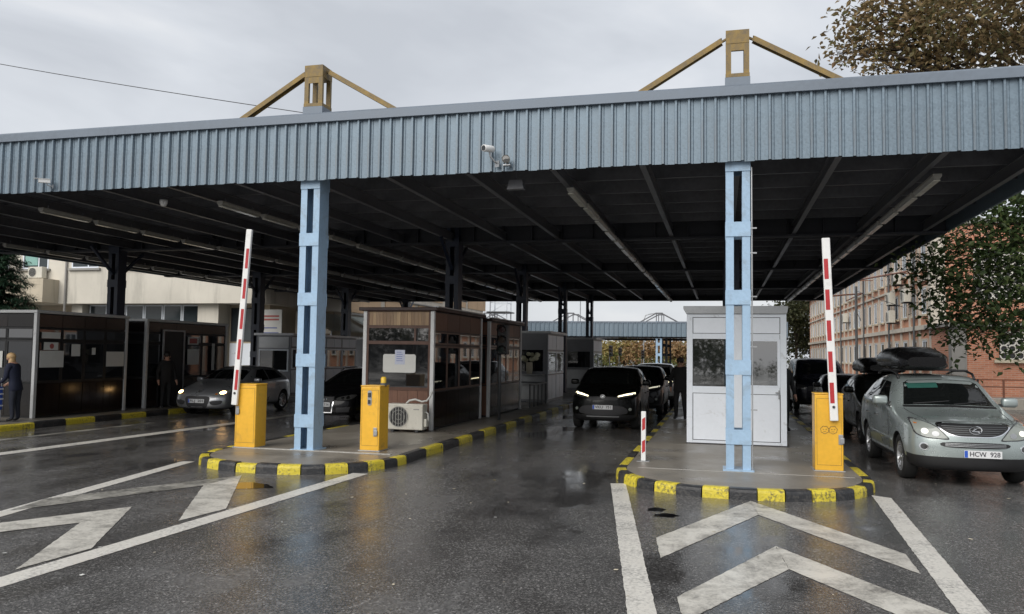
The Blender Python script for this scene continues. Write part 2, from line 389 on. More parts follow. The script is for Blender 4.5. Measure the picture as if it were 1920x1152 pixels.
def text(name, s, size, mat, parent, M4, local=False, width=None, bold=0.0):
    cu = bpy.data.curves.new(name, 'FONT'); cu.body = s; cu.size = size; cu.align_x = 'CENTER'; cu.align_y = 'CENTER'; cu.extrude = .0015; cu.offset = bold
    t = bpy.data.objects.new(name, cu); COL.objects.link(t)
    dg = bpy.context.evaluated_depsgraph_get(); me = bpy.data.meshes.new_from_object(t.evaluated_get(dg))
    bpy.data.objects.remove(t)
    if width:
        w = max(v.co.x for v in me.vertices)-min(v.co.x for v in me.vertices); k = width/w
        for v in me.vertices: v.co.x *= k
    me.transform(M4); me.materials.clear(); me.materials.append(mat)
    return link(name, me, parent, local)
FRONT = Matrix.Rotation(math.pi/2, 4, 'X')          # text facing -Y
# ------------------------------------------------------------------ ground and road markings
road = MB()
road.sheet([(-400, -120), (400, -120), (400, 700), (-400, 700)], 0)
road = add('road', road, m['asphalt'], kind='structure')
def ragged(pts, step=.06, j=.0045):
    out = []; n = len(pts)
    for i in range(n):
        a, b = Vector(pts[i]), Vector(pts[(i+1) % n]); k = max(1, int((b-a).length/step)); q = (b-a).normalized(); q = Vector((-q.y, q.x))
        for t in range(k): out.append(tuple(a.lerp(b, t/k)+q*(random.uniform(-j, j) if t else 0)))
    return out
def marking(pts, mat='paint', z=.004):
    pts = ragged(pts)
    return add('marking', MB().sheet(pts, z), m[mat], road)
def chevron(apex, inner, l_out, l_in, r_out, r_in, mat=('chev', 'chev'), z=.004):
    marking([apex, inner, l_in, l_out], mat[0], z); marking([apex, r_out, r_in, inner], mat[1], z)
marking([(-1.63, 12.44), (-1.41, 12.52), (-.12, 4.0), (-.34, 4.0)])
marking([(2.07, 12.62), (2.30, 12.46), (1.83, 4.0), (1.60, 4.0)])
chevron((.38, 11.58), (.44, 10.6), (-.68, 8.92), (-.57, 8.06), (1.78, 8.96), (1.75, 8.18))
chevron((.54, 8.92), (.60, 8.0), (-.35, 6.82), (-.27, 6.20), (1.71, 6.95), (1.68, 6.2))
marking([(-8.28, 7.9), (-8.02, 7.66), (-7.5, 4.0), (-7.76, 4.0)]); marking([(-9.07, 12.34), (-8.87, 12.42), (-8.0, 7.66), (-8.28, 7.9)])
marking([(-5.72, 12.1), (-5.46, 12.1), (-5.66, 5.4), (-5.92, 5.4)]); marking([(-5.92, 5.395), (-5.66, 5.395), (-5.7, 3.6), (-5.96, 3.6)])
chevron((-7.22, 11.29), (-7.19, 10.29), (-8.42, 8.75), (-8.2, 7.98), (-5.88, 8.89), (-5.97, 8.10), ('faded', 'chev'), .006)
chevron((-7.03, 8.64), (-6.92, 7.68), (-8.0, 6.9), (-7.82, 6.35), (-5.93, 6.74), (-5.98, 5.91), z=.006)
marking([(-12.98, 6), (-12.68, 6), (-12.36, 19.6), (-12.72, 19.6)])
marking([(-14.80, 8), (-14.58, 8), (-14.40, 18.5), (-14.62, 18.5)], 'faded')
marking([(-12.72, 19.7), (-12.36, 19.7), (-12.2, 44), (-12.5, 44)], 'faded')
# small oily puddles in front of the right island
m['oil'] = M('oil_patch', (.008, .008, .009), .06)
rnd = random.Random(9)
def puddle(cx, cy, rx, ry, mat, z=.003):
    ph = [rnd.uniform(0, 6) for _ in range(3)]
    marking([(cx+rx*math.cos(a)*(1+.22*math.sin(2*a+ph[0])+.13*math.sin(5*a+ph[1])), cy+ry*math.sin(a)*(1+.2*math.sin(3*a+ph[2]))) for a in [i*2*math.pi/40 for i in range(40)]], mat, z).name = 'puddle'
m['puddle'] = M('puddle_water', (.018, .017, .016), .03)
puddle(-6.55, 10.5, .30, .26, 'puddle')
puddle(-.80, 10.55, .13, .12, 'oil'); puddle(-.66, 10.2, .17, .12, 'oil')

# ------------------------------------------------------------------ traffic islands with painted kerb stones
def island(cx, half, y_nose, depth, y_end, stone, phase=0, stop_r=None, strip=None):
    """rounded nose towards the camera"""
    p = 2.35
    yb = y_nose+depth
    path = [(cx-half, yb+i) for i in ()]
    n = 90; nose = []
    for i in range(n+1):
        a = math.pi*(i/n)
        c, s = math.cos(a), math.sin(a)
        u = -math.copysign(abs(c)**(2/p), c); v = abs(s)**(2/p)
        nose.append(Vector((cx+half*u, yb-depth*v, 0)))
    L = [Vector((cx-half, y_end, 0))]+nose+[Vector((cx+half, y_end, 0))]
    cum = [0]
    for a, b in zip(L, L[1:]): cum.append(cum[-1]+(b-a).length)
    def at(s):
        s = min(max(s, 0), cum[-1]-1e-6)
        for i in range(len(cum)-1):
            if cum[i+1] >= s:
                t = (s-cum[i])/(cum[i+1]-cum[i]); q = L[i].lerp(L[i+1], t); d = (L[i+1]-L[i]).normalized(); return q, Vector((-d.y, d.x, 0))
    # slab
    kw = .17
    inner = []
    for q in L:
        pass
    N = 140; pts = []
    s0, s1 = cum[1]-.0, cum[-2]
    pts.append((cx-half+kw, y_end))
    for i in range(N+1):
        q, nn = at(s0+(s1-s0)*i/N); w = q+nn*(kw-.004); pts.append((w.x, w.y))
    pts.append((cx+half-kw, y_end))
    isl = add('traffic_island', MB().prism(pts, 'z', 0.0, .143), m['slab'], kind='structure')
    # kerb stones
    s_first = cum[1]; Ln = cum[-2]-cum[1]
    k = max(3, round(Ln/stone)); dl = Ln/k
    segs = [(s_first+i*dl, s_first+(i+1)*dl, i) for i in range(k)]
    lead = cum[1]; j = 0; s = s_first
    while s > .3: segs.append((max(0, s-.98), s, -1-j)); s -= .98; j += 1
    s = s_first+Ln; j = k
    while s < cum[-1]-.3: segs.append((s, min(cum[-1], s+.98), j)); s += .98; j += 1
    for a, b, idx in segs:
        mb = MB(); g = .006+random.random()*.004; ns = 4; h = .148+random.uniform(-.010, .008); jig = random.uniform(-.014, .012)
        rings = []
        for i in range(ns+1):
            q, nn = at(a+g+(b-a-2*g)*i/ns)
            q = q+nn*jig
            prof = [(0, 0), (0.005, h-.05), (.016, h-.016), (.042, h), (kw-.01, h), (kw-.006, 0)]
            rings.append([(q+nn*o)+Vector((0, 0, z)) for o, z in prof])
        P = len(rings[0]); fs = []
        for i in range(ns):
            for t in range(P-1): fs.append((i*P+t, (i+1)*P+t, (i+1)*P+t+1, i*P+t+1))
        fs += [tuple(range(P)), tuple(ns*P+t for t in range(P))[::-1]]
        mb.add([v for r in rings for v in r], fs)
        st = add('kerb_stone', mb, m['kyellow' if (idx+phase) % 2 == 0 else 'kblack'], isl)
        st.data.polygons.foreach_set('use_smooth', [False]*len(st.data.polygons))
    if strip: add('slab_edge', box(cx-half+.25, cx+half-.28, strip, strip+.09, .143, .156), m['seam'], isl, bevel=.004)
    return isl
ISL_R = island(.285, 1.94, 11.62, 1.95, 46, .365, phase=1)
ISL_L = island(-7.15, 1.80, 11.56, 1.9, 46, .37, phase=1, strip=13.38)
ISL_F = island(-18.6, 2.62, 11.8, 2.4, 46, .9, phase=0)
# pale seam across the right slab
add('slab_edge', box(-1.3, 1.95, 13.30, 13.33, .140, .1465), m['seam'], ISL_R)

# ------------------------------------------------------------------ the canopy
can = root('canopy', 'wide flat roofed border crossing canopy of grey corrugated fascia on light blue columns', 'canopy', (.26, 13.6, 0))
X0, X1, Y0, Y1 = -23.2, 5.4, 13.25, 46.6
ZB, ZT = 5.08, 6.14
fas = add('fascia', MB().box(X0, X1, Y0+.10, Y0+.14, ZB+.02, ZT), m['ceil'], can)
# corrugated pans, one per rib
pitch = .2085; npan = int((X1-X0)/pitch)
pm = MB(); r = .036; wrib = .062
prof = [(0, 0), (pitch-wrib, 0), (pitch-wrib+.013, -r), (pitch-.013, -r), (pitch, 0)]   # x, y(out)
prof = [(0, .0), (.030, .0), (.036, .008), (.044, .0), (pitch-wrib+.006, 0), (pitch-wrib+.013, -.045), (pitch-.016, -.045), (pitch-.0005, 0)]
vs = []; 
for z in (0, ZT-ZB+.02):
    for x, y in prof: vs.append((x, y, z))
nn = len(prof)
pm.add(vs, [(i, i+1, nn+i+1, nn+i) for i in range(nn-1)])
pme = pm.mesh('panel', m['galv'])
for i in range(npan):
    o = link('panel', pme, fas); o.location = (X0+i*pitch, Y0+.070+random.uniform(-.002, .002), ZB-.008+random.uniform(-.010, .008)); o.matrix_parent_inverse = Matrix()
    if True: o.parent = fas; o.matrix_parent_inverse = (Matrix())
# cap flashing, folded
cap = MB().prism([(Y0-.02, ZT-.015), (Y0-.02, ZT+.13), (Y0+.02, ZT+.165), (Y0+.35, ZT+.165), (Y0+.35, ZT+.12), (Y0+.055, ZT+.12), (Y0+.055, ZT-.015)], 'x', X0-.02, X1+.02)
add('flashing', cap, m['cap'], can)
# sides and back
add('side_fascia', MB().box(X1-.05, X1, Y0+.16, Y1, ZB, ZT+.1), m['galv'], can)
add('side_fascia', MB().box(X0, X0+.05, Y0+.16, Y1, ZB, ZT+.1), m['galv'], can)
add('rear_fascia', MB().box(X0, X1, Y1, Y1+.05, ZB-.02, ZT+.1), m['galv'], can)
# corrugated deck
deck = MB(); dp = .25; nd = int((Y1-Y0)/dp)
for i in range(nd):
    y = Y0+.2+i*dp; z = 5.62
    deck.add([(X0+.06, y, z), (X1-.06, y, z), (X1-.06, y+.15, z), (X0+.06, y+.15, z), (X0+.06, y+.17, z+.06), (X1-.06, y+.17, z+.06), (X1-.06, y+.23, z+.06), (X0+.06, y+.23, z+.06), (X0+.06, y+.25, z), (X1-.06, y+.25, z)],
             [(0, 1, 2, 3), (3, 2, 5, 4), (4, 5, 6, 7), (7, 6, 9, 8)])
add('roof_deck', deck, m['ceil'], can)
add('roof_sheet', MB().box(X0+.06, X1-.06, Y0+.36, Y1-.01, 5.95, 6.0), m['cap'], can)
# rafters along the lanes, purlins across
COLX = (.26, -7.35, -18.65); COLY = [13.63+8.18*k for k in range(5)]
xs = [.26+1.525*k for k in range(-15, 4)]
for x in xs:
    if x < X0+.3 or x > X1-.2: continue
    big = any(abs(x-c) < .5 for c in COLX); w = .10
    b = MB(); zz = 5.09
    b.box(x-w/2, x+w/2, Y0+.17, Y1-.02, zz, zz+.014); b.box(x-.006, x+.006, Y0+.17, Y1-.02, zz+.014, zz+.22); b.box(x-w/2, x+w/2, Y0+.17, Y1-.02, zz+.22, zz+.234)
    add('beam', b, m['purl'], can)
y = Y0+1.0
while y < Y1-.3:
    b = MB(); b.box(X0+.06, X1-.06, y, y+.06, 5.33, 5.34); b.box(X0+.06, X1-.06, y, y+.008, 5.34, 5.60); b.box(X0+.06, X1-.06, y, y+.06, 5.60, 5.612)
    add('purlin', b, m['purl'], can); y += 1.28
for yy in COLY[1:]:
    b = MB(); b.box(X0+.06, X1-.06, yy-.15, yy+.15, 5.03, 5.085); b.box(X0+.06, X1-.06, yy-.012, yy+.012, 5.085, 5.56)
    for i in range(34):
        x = X0+.5+i*.84; b.box(x-.01, x+.01, yy-.14, yy-.015, 5.09, 5.55)
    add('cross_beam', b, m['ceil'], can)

# columns: two channels tied with batten plates
def channel(side, z0, z1):
    b = MB(); X = .19*side; s = side
    b.box(min(X, X-.012*s), max(X, X-.012*s), -.18, .18, z0, z1)
    for yy in (-.18, .168):
        b.box(min(X-.0125*s, X-.125*s), max(X-.0125*s, X-.125*s), yy, yy+.012, z0, z1)
    return b
BAT = [(.56, .80), (1.66, 1.90), (2.78, 3.02), (3.88, 4.11), (4.94, 5.19)]
cm = {}
for mat in ('blue', 'shadeblue'):
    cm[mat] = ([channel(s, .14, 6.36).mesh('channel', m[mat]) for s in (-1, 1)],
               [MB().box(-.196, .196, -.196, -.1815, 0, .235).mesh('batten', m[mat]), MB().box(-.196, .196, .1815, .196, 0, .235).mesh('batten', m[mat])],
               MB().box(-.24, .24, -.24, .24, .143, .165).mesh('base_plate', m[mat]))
def column(x, y, mat, truss):
    c = bpy.data.objects.new('column', cm[mat][2]); COL.objects.link(c); c.parent = can; c.location = (x-.26, y-13.6, 0)
    def sub(n, me, z=0):
        o = bpy.data.objects.new(n, me); COL.objects.link(o); o.parent = c; o.location = (0, 0, z); return o
    for me in cm[mat][0]: sub('channel', me)
    for a, b in BAT: sub('batten', cm[mat][1][0], a); sub('batten', cm[mat][1][1], a)
    t = 'truss'
    if truss:
        tm = truss
        sub('mast_head', tm[0]); [setattr(sub('mast_post', tm[1]), 'location', (sx*.142, sy*.155, 0)) for sx in (-1, 1) for sy in (-1, 1)]; sub('mast_collar', tm[2]); sub('mast_base', tm[3]); sub('strut', tm[4]); sub('strut', tm[5])
    # braces from the column to the rafters
    for s in (-1, 1):
        if y < 14: continue
        sub('brace', MB().bar((0, .19*s, 4.3), (0, 1.15*s, 5.08), .08, .08, up=(1, 0, 0)).mesh('brace', m[mat]))
    return c
th = MB().box(-.185, .185, -.19, .19, 7.05, 7.27); th.box(-.10, .10, -.185, -.17, 6.93, 7.045); tl = MB().box(-.19, .19, -.19, .19, 6.49, 6.55); tb = MB().box(-.198, .198, -.2, .2, 6.0, 6.485)
mast = MB().box(-.042, .042, -.03, .03, 6.551, 7.049)
tm = [th.mesh('mast_head', m['truss']), mast.mesh('mast_post', m['truss']), tl.mesh('mast_collar', m['truss']), tb.mesh('mast_base', m['cap'])]
for s in (-1, 1):
    b = MB()
    p0, p1 = (s*.25, 0, 7.20), (s*1.90, 0, 6.23)
    b.bar(p0, p1, .13, .012); b.bar((s*.17, 0, 7.20), (s*.36, 0, 7.10), .05, .03); 
    for d in (-.062, .062): b.bar((p0[0], d, p0[2]-.04), (p1[0], d, p1[2]-.04), .012, .085)
    tm.append(b.mesh('strut', m['truss']))
for i, x in enumerate(COLX):
    for j, yy in enumerate(COLY):
        column(x, yy, 'blue' if j == 0 else 'shadeblue', tm)  # front row light blue, rows behind get the copy with painted shade

# fluorescent fittings in rows
def light_fitting():
    r_ = root('ceiling_light', 'x', 'ceiling light', (0, 0, 0), 0, 'fluorescent fittings in rows under the canopy')
    b = MB().box(-.07, .07, 0, 1.42, .02, .06); b.add([(-.07, 0, .02), (.07, 0, .02), (.035, 0, -.03), (-.035, 0, -.03), (-.07, 1.42, .02), (.07, 1.42, .02), (.035, 1.42, -.03), (-.035, 1.42, -.03)], [(0, 3, 7, 4), (1, 5, 6, 2), (0, 1, 2, 3), (4, 7, 6, 5), (3, 2, 6, 7)])
    add('housing', b, m['housing'], r_, True)
    add('diffuser', MB().box(-.055, .055, .03, 1.39, -.050, -.031), m['tube'], r_, True, bevel=.012)
    add('hanger', MB().box(-.012, .012, .2, .22, .07, .14).box(-.012, .012, 1.2, 1.22, .07, .14), m['purl'], r_, True)
    return r_
ORD = 'first second third fourth fifth sixth seventh eighth ninth tenth eleventh twelfth thirteenth fourteenth fifteenth sixteenth seventeenth eighteenth nineteenth twentieth'.split()
proto = light_fitting(); first = True
rows = [(-2.66, 'over the lit dark crossover'), (3.42, 'over the silver SUV'), (-9.94, 'over the black estate'), (-14.4, 'over the grey hatchback'), (-20.5, 'over the notice covered dark booth')]
for rx, where in rows:
    y = 14.45; k = 0
    while y < 45:
        o = proto if first else copytree(proto); first = False
        o.location = (rx+random.uniform(-.012, .012), y, 4.93+random.uniform(-.01, .01))
        o['label'] = '%s fluorescent fitting from the front in the ceiling row %s' % (ORD[k], where)
        y += 1.62; k += 1
# cameras and floodlight on the fascia
def cctv(x, y, z, rz, tilt, label, housing):
    r_ = root('security_camera', label, 'security camera', (x, y, z), rz, 'security cameras on the fascia')
    rot = Matrix.Rotation(tilt, 4, 'X'); r_.scale = (.78,)*3 if housing == 'round' else (.58,)*3
    if housing == 'round':
        b = MB().lathe([(.001, -.30), (.07, -.30), (.075, -.29), (.075, -.02), (.06, 0.02), (.001, .03)], (0, 0, 0), 'y', 20); me = b.mesh('body', m['white'], smooth=True)
        l_ = MB().lathe([(.001, -.302), (.060, -.302), (.060, -.296)], (0, 0, 0), 'y', 20)
        arm = MB().tube([(0, -.10, -.07), (0, -.08, -.17), (.04, .04, -.28), (.04, .12, -.30)], .022, 8).box(-.02, .10, .10, .125, -.38, -.24)
    else:
        b = MB().box(-.07, .07, -.30, .05, -.06, .06).box(-.09, .09, -.42, .07, .062, .075); me = b.mesh('body', m['white'])
        l_ = MB().box(-.05, .05, -.303, -.298, -.045, .045)
        arm = MB().tube([(0, -.05, -.06), (0, -.02, -.14), (0, .14, -.16)], .02, 8).box(-.06, .06, .13, .15, -.23, -.10)
    me.transform(rot); bd = link('body', me, r_, True)
    lm = l_.mesh('lens', m['glass']); lm.transform(rot); link('lens', lm, r_, True)
    add('bracket', arm, m['greyframe'], r_, True)
cctv(-3.78, 13.165, 5.43, -.45, .10, 'white tubular security camera on a bent bracket on the fascia beside the round floodlight', 'round')
cctv(-12.98, 13.18, 5.25, -.75, .05, 'white hooded security camera low on the left end of the corrugated fascia', 'hood')
fl = root('floodlight', 'small round cream floodlight beside the tubular camera on the fascia', 'floodlight', (-3.53, 13.10, 5.22))
add('housing', MB().lathe([(.001, .06), (.05, .05), (.068, -.03), (.068, -.07)], (-3.53, 13.16, 5.24), 'y', 18), m['ac'], fl, smooth=True)
add('lens', MB().lathe([(.001, -.062), (.058, -.058)], (-3.53, 13.16, 5.24), 'y', 18), m['lampdark'], fl)
add('bracket', MB().box(-3.59, -3.47, 13.15, 13.26, 5.14, 5.16).box(-3.545, -3.515, 13.19, 13.28, 5.155, 5.26), m['greyframe'], fl)
fl2 = root('floodlight', 'dark square floodlight hanging under the roof edge below the tubular camera', 'floodlight', (-3.55, 13.9, 4.95))
add('housing', MB().prism([(-.16, -.08), (.16, -.08), (.12, .10), (-.12, .10)], 'y', -.05, .08), m['purl'], fl2, True, bevel=.01)
add('bracket', MB().box(-.02, .02, 0, .03, .10, .38), m['purl'], fl2, True)
dome = root('security_camera', 'tiny pale dome camera under the roof behind the left half of the fascia', 'security camera', (-11.4, 14.6, 5.05), 0, 'security cameras on the fascia')
add('body', MB().lathe([(.001, -.10), (.05, -.09), (.075, -.04), (.08, .0), (.08, .04), (.001, .04)], axis='z', seg=16), m['white'], dome, True, smooth=True)
# overhead cable
cb = root('cable', 'thin overhead wire sagging across the grey sky towards the left mast', 'cable', (-23, 21.4, 11))
add('wire', MB().tube([(-30+18*t+0, 21.4, 12.9-3.9*t-.10*math.sin(math.pi*t)) for t in [i/14 for i in range(15)]]+[(-7.4, 21.9, 7.3)], .012, 5), m['darkmetal'], cb)
# conduit with small spikes on the right column
cd = root('conduit', 'thin dark conduit clipped to the right edge of the front right blue column', 'conduit', (.49, 13.6, .15))
b = MB().tube([(.475, 13.47, .15), (.475, 13.47, 5.0)], .012, 6)
add('pipe', b, m['greyframe'], cd)
b = MB()
for z in (1.1, 2.1, 2.9, 3.6, 4.0): b.box(.45, .55, 13.455, 13.485, z, z+.02)
add('clip', b, m['greyframe'], cd, kind='stuff')
# ------------------------------------------------------------------ booths
def pane(name, x0, x1, y0, y1, z0, z1, mat, parent, fr=None, fw=.05, face='y', out=-.02, label=None):
    """framed pane on a wall: face 'y' wall at y=y0 (facing -Y, out<0) ; face 'x' wall at x=x0 (out sign +1 faces +X)"""
    if face == 'y':
        b = MB().box(x0, x0+fw, y0+out, y0+.03, z0, z1).box(x1-fw, x1, y0+out, y0+.03, z0, z1).box(x0+fw, x1-fw, y0+out, y0+.03, z0, z0+fw).box(x0+fw, x1-fw, y0+out, y0+.03, z1-fw, z1)
        g = MB().box(x0+fw, x1-fw, y0-.004, y0+.02, z0+fw, z1-fw)
    else:
        a, c = sorted((x0+out, x0-.03*(1 if out > 0 else -1)))
        b = MB().box(a, c, y0, y0+fw, z0, z1).box(a, c, y1-fw, y1, z0, z1).box(a, c, y0+fw, y1-fw, z0, z0+fw).box(a, c, y0+fw, y1-fw, z1-fw, z1)
        s = 1 if out > 0 else -1; ga, gb = sorted((x0+.004*s, x0-.02*s)); g = MB().box(ga, gb, y0+fw, y1-fw, z0+fw, z1-fw)
    w = add(name, b, fr or m['frame'], parent, label=label); add('pane', g, mat, w); return w

def brown_booth(x0, x1, y0, y1, zt, label, front=True, facing='right', side_n=4, dark=False, posts='post', door=False):
    B = root('booth', label, 'booth', ((x0+x1)/2, y0, .15))
    z0 = .146; pan = m['dpanel'] if dark else m['bpanel']
    add('core', box(x0+.05, x1-.05, y0+.05, y1-.05, z0, zt-.06), m['black'], B)
    ov = .015 if dark else .09
    add('roof', MB().box(x0-ov, x1+ov, y0-ov, y1+.06, zt-.06, zt+.02), m['post' if dark else 'roofdark'], B, bevel=.012)
    frm = m['black'] if dark else m['bframe']
    for px in (x0, x1-.085):
        for py in (y0, y1-.085):
            add('corner_post', box(px-.004, px+.089, py-.004, py+.089, z0, zt-.062), m[posts], B, bevel=.008)
    # front
    a, b_ = x0+.09, x1-.09; yf = y0+.03
    if front == 'wood':
        n = 17; w = (b_-a-.10)/n
        for i in range(n): add('plank', box(a+.05+i*w+.002, a+.05+(i+1)*w-.002, yf-.012+random.uniform(-.002, .002), yf+.02, 2.58, 2.90), m['planks'], B)
        fr = MB().box(a, a+.05, yf-.022, yf+.02, z0, 2.93).box(b_-.05, b_, yf-.022, yf+.02, z0, 2.93).box(a+.05, b_-.05, yf-.022, yf+.02, 2.51, 2.575).box(a+.05, b_-.05, yf-.022, yf+.02, 2.13, 2.21).box(a+.05, b_-.05, yf-.022, yf+.02, 1.06, 1.13).box(a+.05, b_-.05, yf-.022, yf+.02, 2.905, 2.93)
        add('timber_frame', fr, m['bframe'], B)
        mx = a+(b_-a)*.76
        w_ = add('window', MB().box(mx-.025, mx+.025, yf-.018, yf+.02, 2.21, 2.51), m['bframe'], B)
        add('pane', box(a+.05, mx-.026, yf-.004, yf+.01, 2.212, 2.508), m['mglass'], w_); add('pane', box(mx+.026, b_-.05, yf-.004, yf+.01, 2.212, 2.508), m['mglass'], w_)
        w_ = add('window', MB().box(a+.052, b_-.052, yf-.012, yf+.02, 1.132, 1.16), m['gasket'], B)
        add('pane', box(a+.052, b_-.052, yf-.006, yf+.01, 1.162, 2.128), m['glass'], w_)
        n = 6; w = (b_-a-.10)/n
        for i in range(n): add('panel', box(a+.05+i*w+.003, a+.05+(i+1)*w-.003, yf-.006, yf+.02, z0+.06, 1.057), m['bpanel'], B)
    else:
        n = max(2, round((b_-a)/.8)); w = (b_-a)/n
        for i in range(n):
            p, q = a+i*w+.006, a+(i+1)*w-.006
            add('panel', box(p, q, yf-.004, yf+.02, 2.47, zt-.09), pan, B); add('panel', box(p, q, yf-.004, yf+.02, z0+.05, 1.02), pan, B)
            pane('window', p, q, yf, 0, 2.16, 2.44, m['mglass'], B, frm, .03); pane('window', p, q, yf, 0, 1.05, 2.13, m['glass'], B, frm, .04)
    # side towards +X
    xf = x1-.03; s = 1
    a, b_ = y0+.09, y1-.09; w = (b_-a)/side_n
    for i in range(side_n):
        p, q = a+i*w+.008, a+(i+1)*w-.008
        add('panel', box(xf-.02, xf+.006, p, q, 2.47, zt-.09), pan, B)
        for h in range(3):
            pp = p+(q-p)*h/3+.004; qq = p+(q-p)*(h+1)/3-.004
            add('panel', box(xf-.02, xf+.004, pp, qq, z0+.05, 1.02), pan if dark else m['dpanel'], B)
        pane('window', xf, 0, p, q, 2.14, 2.44, m['mglass'], B, frm, .035, 'x', .012)
        pane('window', xf, 0, p, q, 1.05, 2.11, m['glass' if dark else 'mglass'], B, frm, .045, 'x', .012)
    if not dark: add('eave_strip', box(x1-.02, x1+.10, y0, y1, zt+.021, zt+.05), m['greyframe'], B)
    return B

b1 = brown_booth(-8.24, -6.46, 17.80, 21.75, 2.98, 'brown timber booth with plank header and an air conditioner at its foot', 'wood', side_n=4)
b2 = brown_booth(-8.1, -6.35, 22.15, 25.9, 2.92, 'narrow dark brown booth behind the plank fronted one, by the traffic light', True, side_n=4)
b3 = brown_booth(-20.4, -16.85, 16.95, 20.25, 2.88, 'large dark booth with white notices in its windows, the blond person at its corner', True, side_n=4, dark=True)
b4 = brown_booth(-20.3, -16.85, 21.05, 25.2, 2.84, 'dark booth with an open door frame beside the grey hatchback', True, side_n=3, dark=True)
# open door frame and leaf on the fourth booth
dr = add('door', MB().box(-16.83, -16.79, 21.75, 21.80, .15, 2.55).box(-16.83, -16.79, 22.75, 22.80, .15, 2.55).box(-16.83, -16.79, 21.80, 22.75, 2.50, 2.55), m['greyframe'], b4)
add('leaf', box(-16.828, -16.805, 21.81, 22.74, .2, 2.49), m['black'], dr); add('handle', MB().tube([(-16.79, 21.9, 1.05), (-16.74, 21.9, 1.05), (-16.74, 22.02, 1.05)], .012, 6), m['chrome'], dr)

def notice(x0, x1, y0, y1, z0, z1, label, face='y', mat='paper', lines=0):
    n = root('notice', label, 'notice', (x0, y0, z0), 0)
    if face == 'y': add('sheet', box(x0, x1, y0-.006, y0, z0, z1), m[mat], n)
    else: add('sheet', box(x0, x0+.006, y0, y1, z0, z1), m[mat], n)
    return n
sg = root('sign_board', 'white rounded board with a pale blue sheet in the plank fronted booth window', 'sign', (-7.32, 17.8, 1.5))
def rounded(x0, x1, z0, z1, r, n=6):
    p = []
    for cx, cz, a0 in ((x1-r, z1-r, 0), (x0+r, z1-r, 90), (x0+r, z0+r, 180), (x1-r, z0+r, 270)):
        for i in range(n+1): a = math.radians(a0+90*i/n); p.append((cx+r*math.cos(a), cz+r*math.sin(a)))
    return p
add('board', MB().prism(rounded(-7.72, -6.90, 1.47, 1.90, .05), 'y', 17.800, 17.812), m['paper'], sg)
add('sheet', box(-7.42, -7.17, 17.796, 17.799, 1.66, 2.0), m['paperblue'], sg)
b = MB()
for i in range(5): b.box(-7.38, -7.22+random.uniform(-.04, .0), 17.7945, 17.7955, 1.94-i*.05, 1.952-i*.05)
add('print', b, m['blueprint'], sg, kind='stuff')
notice(-18.95, -17.87, 16.955, 0, 1.42, 1.84, 'white notice on the front window of the dark booth, behind the blond person')
notice(-16.84, 0, 17.08, 17.86, 1.43, 1.86, 'grey white notice in the side window beside the pale post of the notice covered booth', 'x')
notice(-16.84, 0, 19.40, 20.10, 1.43, 1.85, 'grey notice in the last side window of the notice covered booth', 'x')
notice(-16.84, 0, 17.12, 17.72, 2.18, 2.34, 'narrow pale strip high above the grey white notice beside the pale post', 'x')
nn_ = notice(-16.84, 0, 17.20, 17.66, 1.88, 2.08, 'small poster with a dark red disc above the grey white notice', 'x')
add('disc', MB().lathe([(.001, .0), (.07, .0)], (-16.832, 17.45, 1.98), 'x', 16), m['redprint'], nn_)
notice(-16.84, 0, 18.12, 18.42, 1.72, 2.04, 'small white paper in the second side window of the notice covered booth', 'x')
notice(-16.84, 0, 18.85, 18.98, 1.76, 1.95, 'tiny white slip in the third side window of the notice covered booth', 'x')
nn_ = notice(-16.80, 0, 22.95, 23.50, 2.10, 2.34, 'pink framed notice on the dark booth beside its open door frame', 'x')
add('print', box(-16.793, -16.791, 23.03, 23.42, 2.14, 2.30), m['redprint'], nn_)
notice(-16.80, 0, 22.95, 23.55, 1.45, 1.95, 'grey notice below the pink one on the dark booth', 'x')
notice(-16.80, 0, 24.25, 24.40, 1.25, 2.15, 'tall narrow white strip on the last window of the dark booth', 'x')

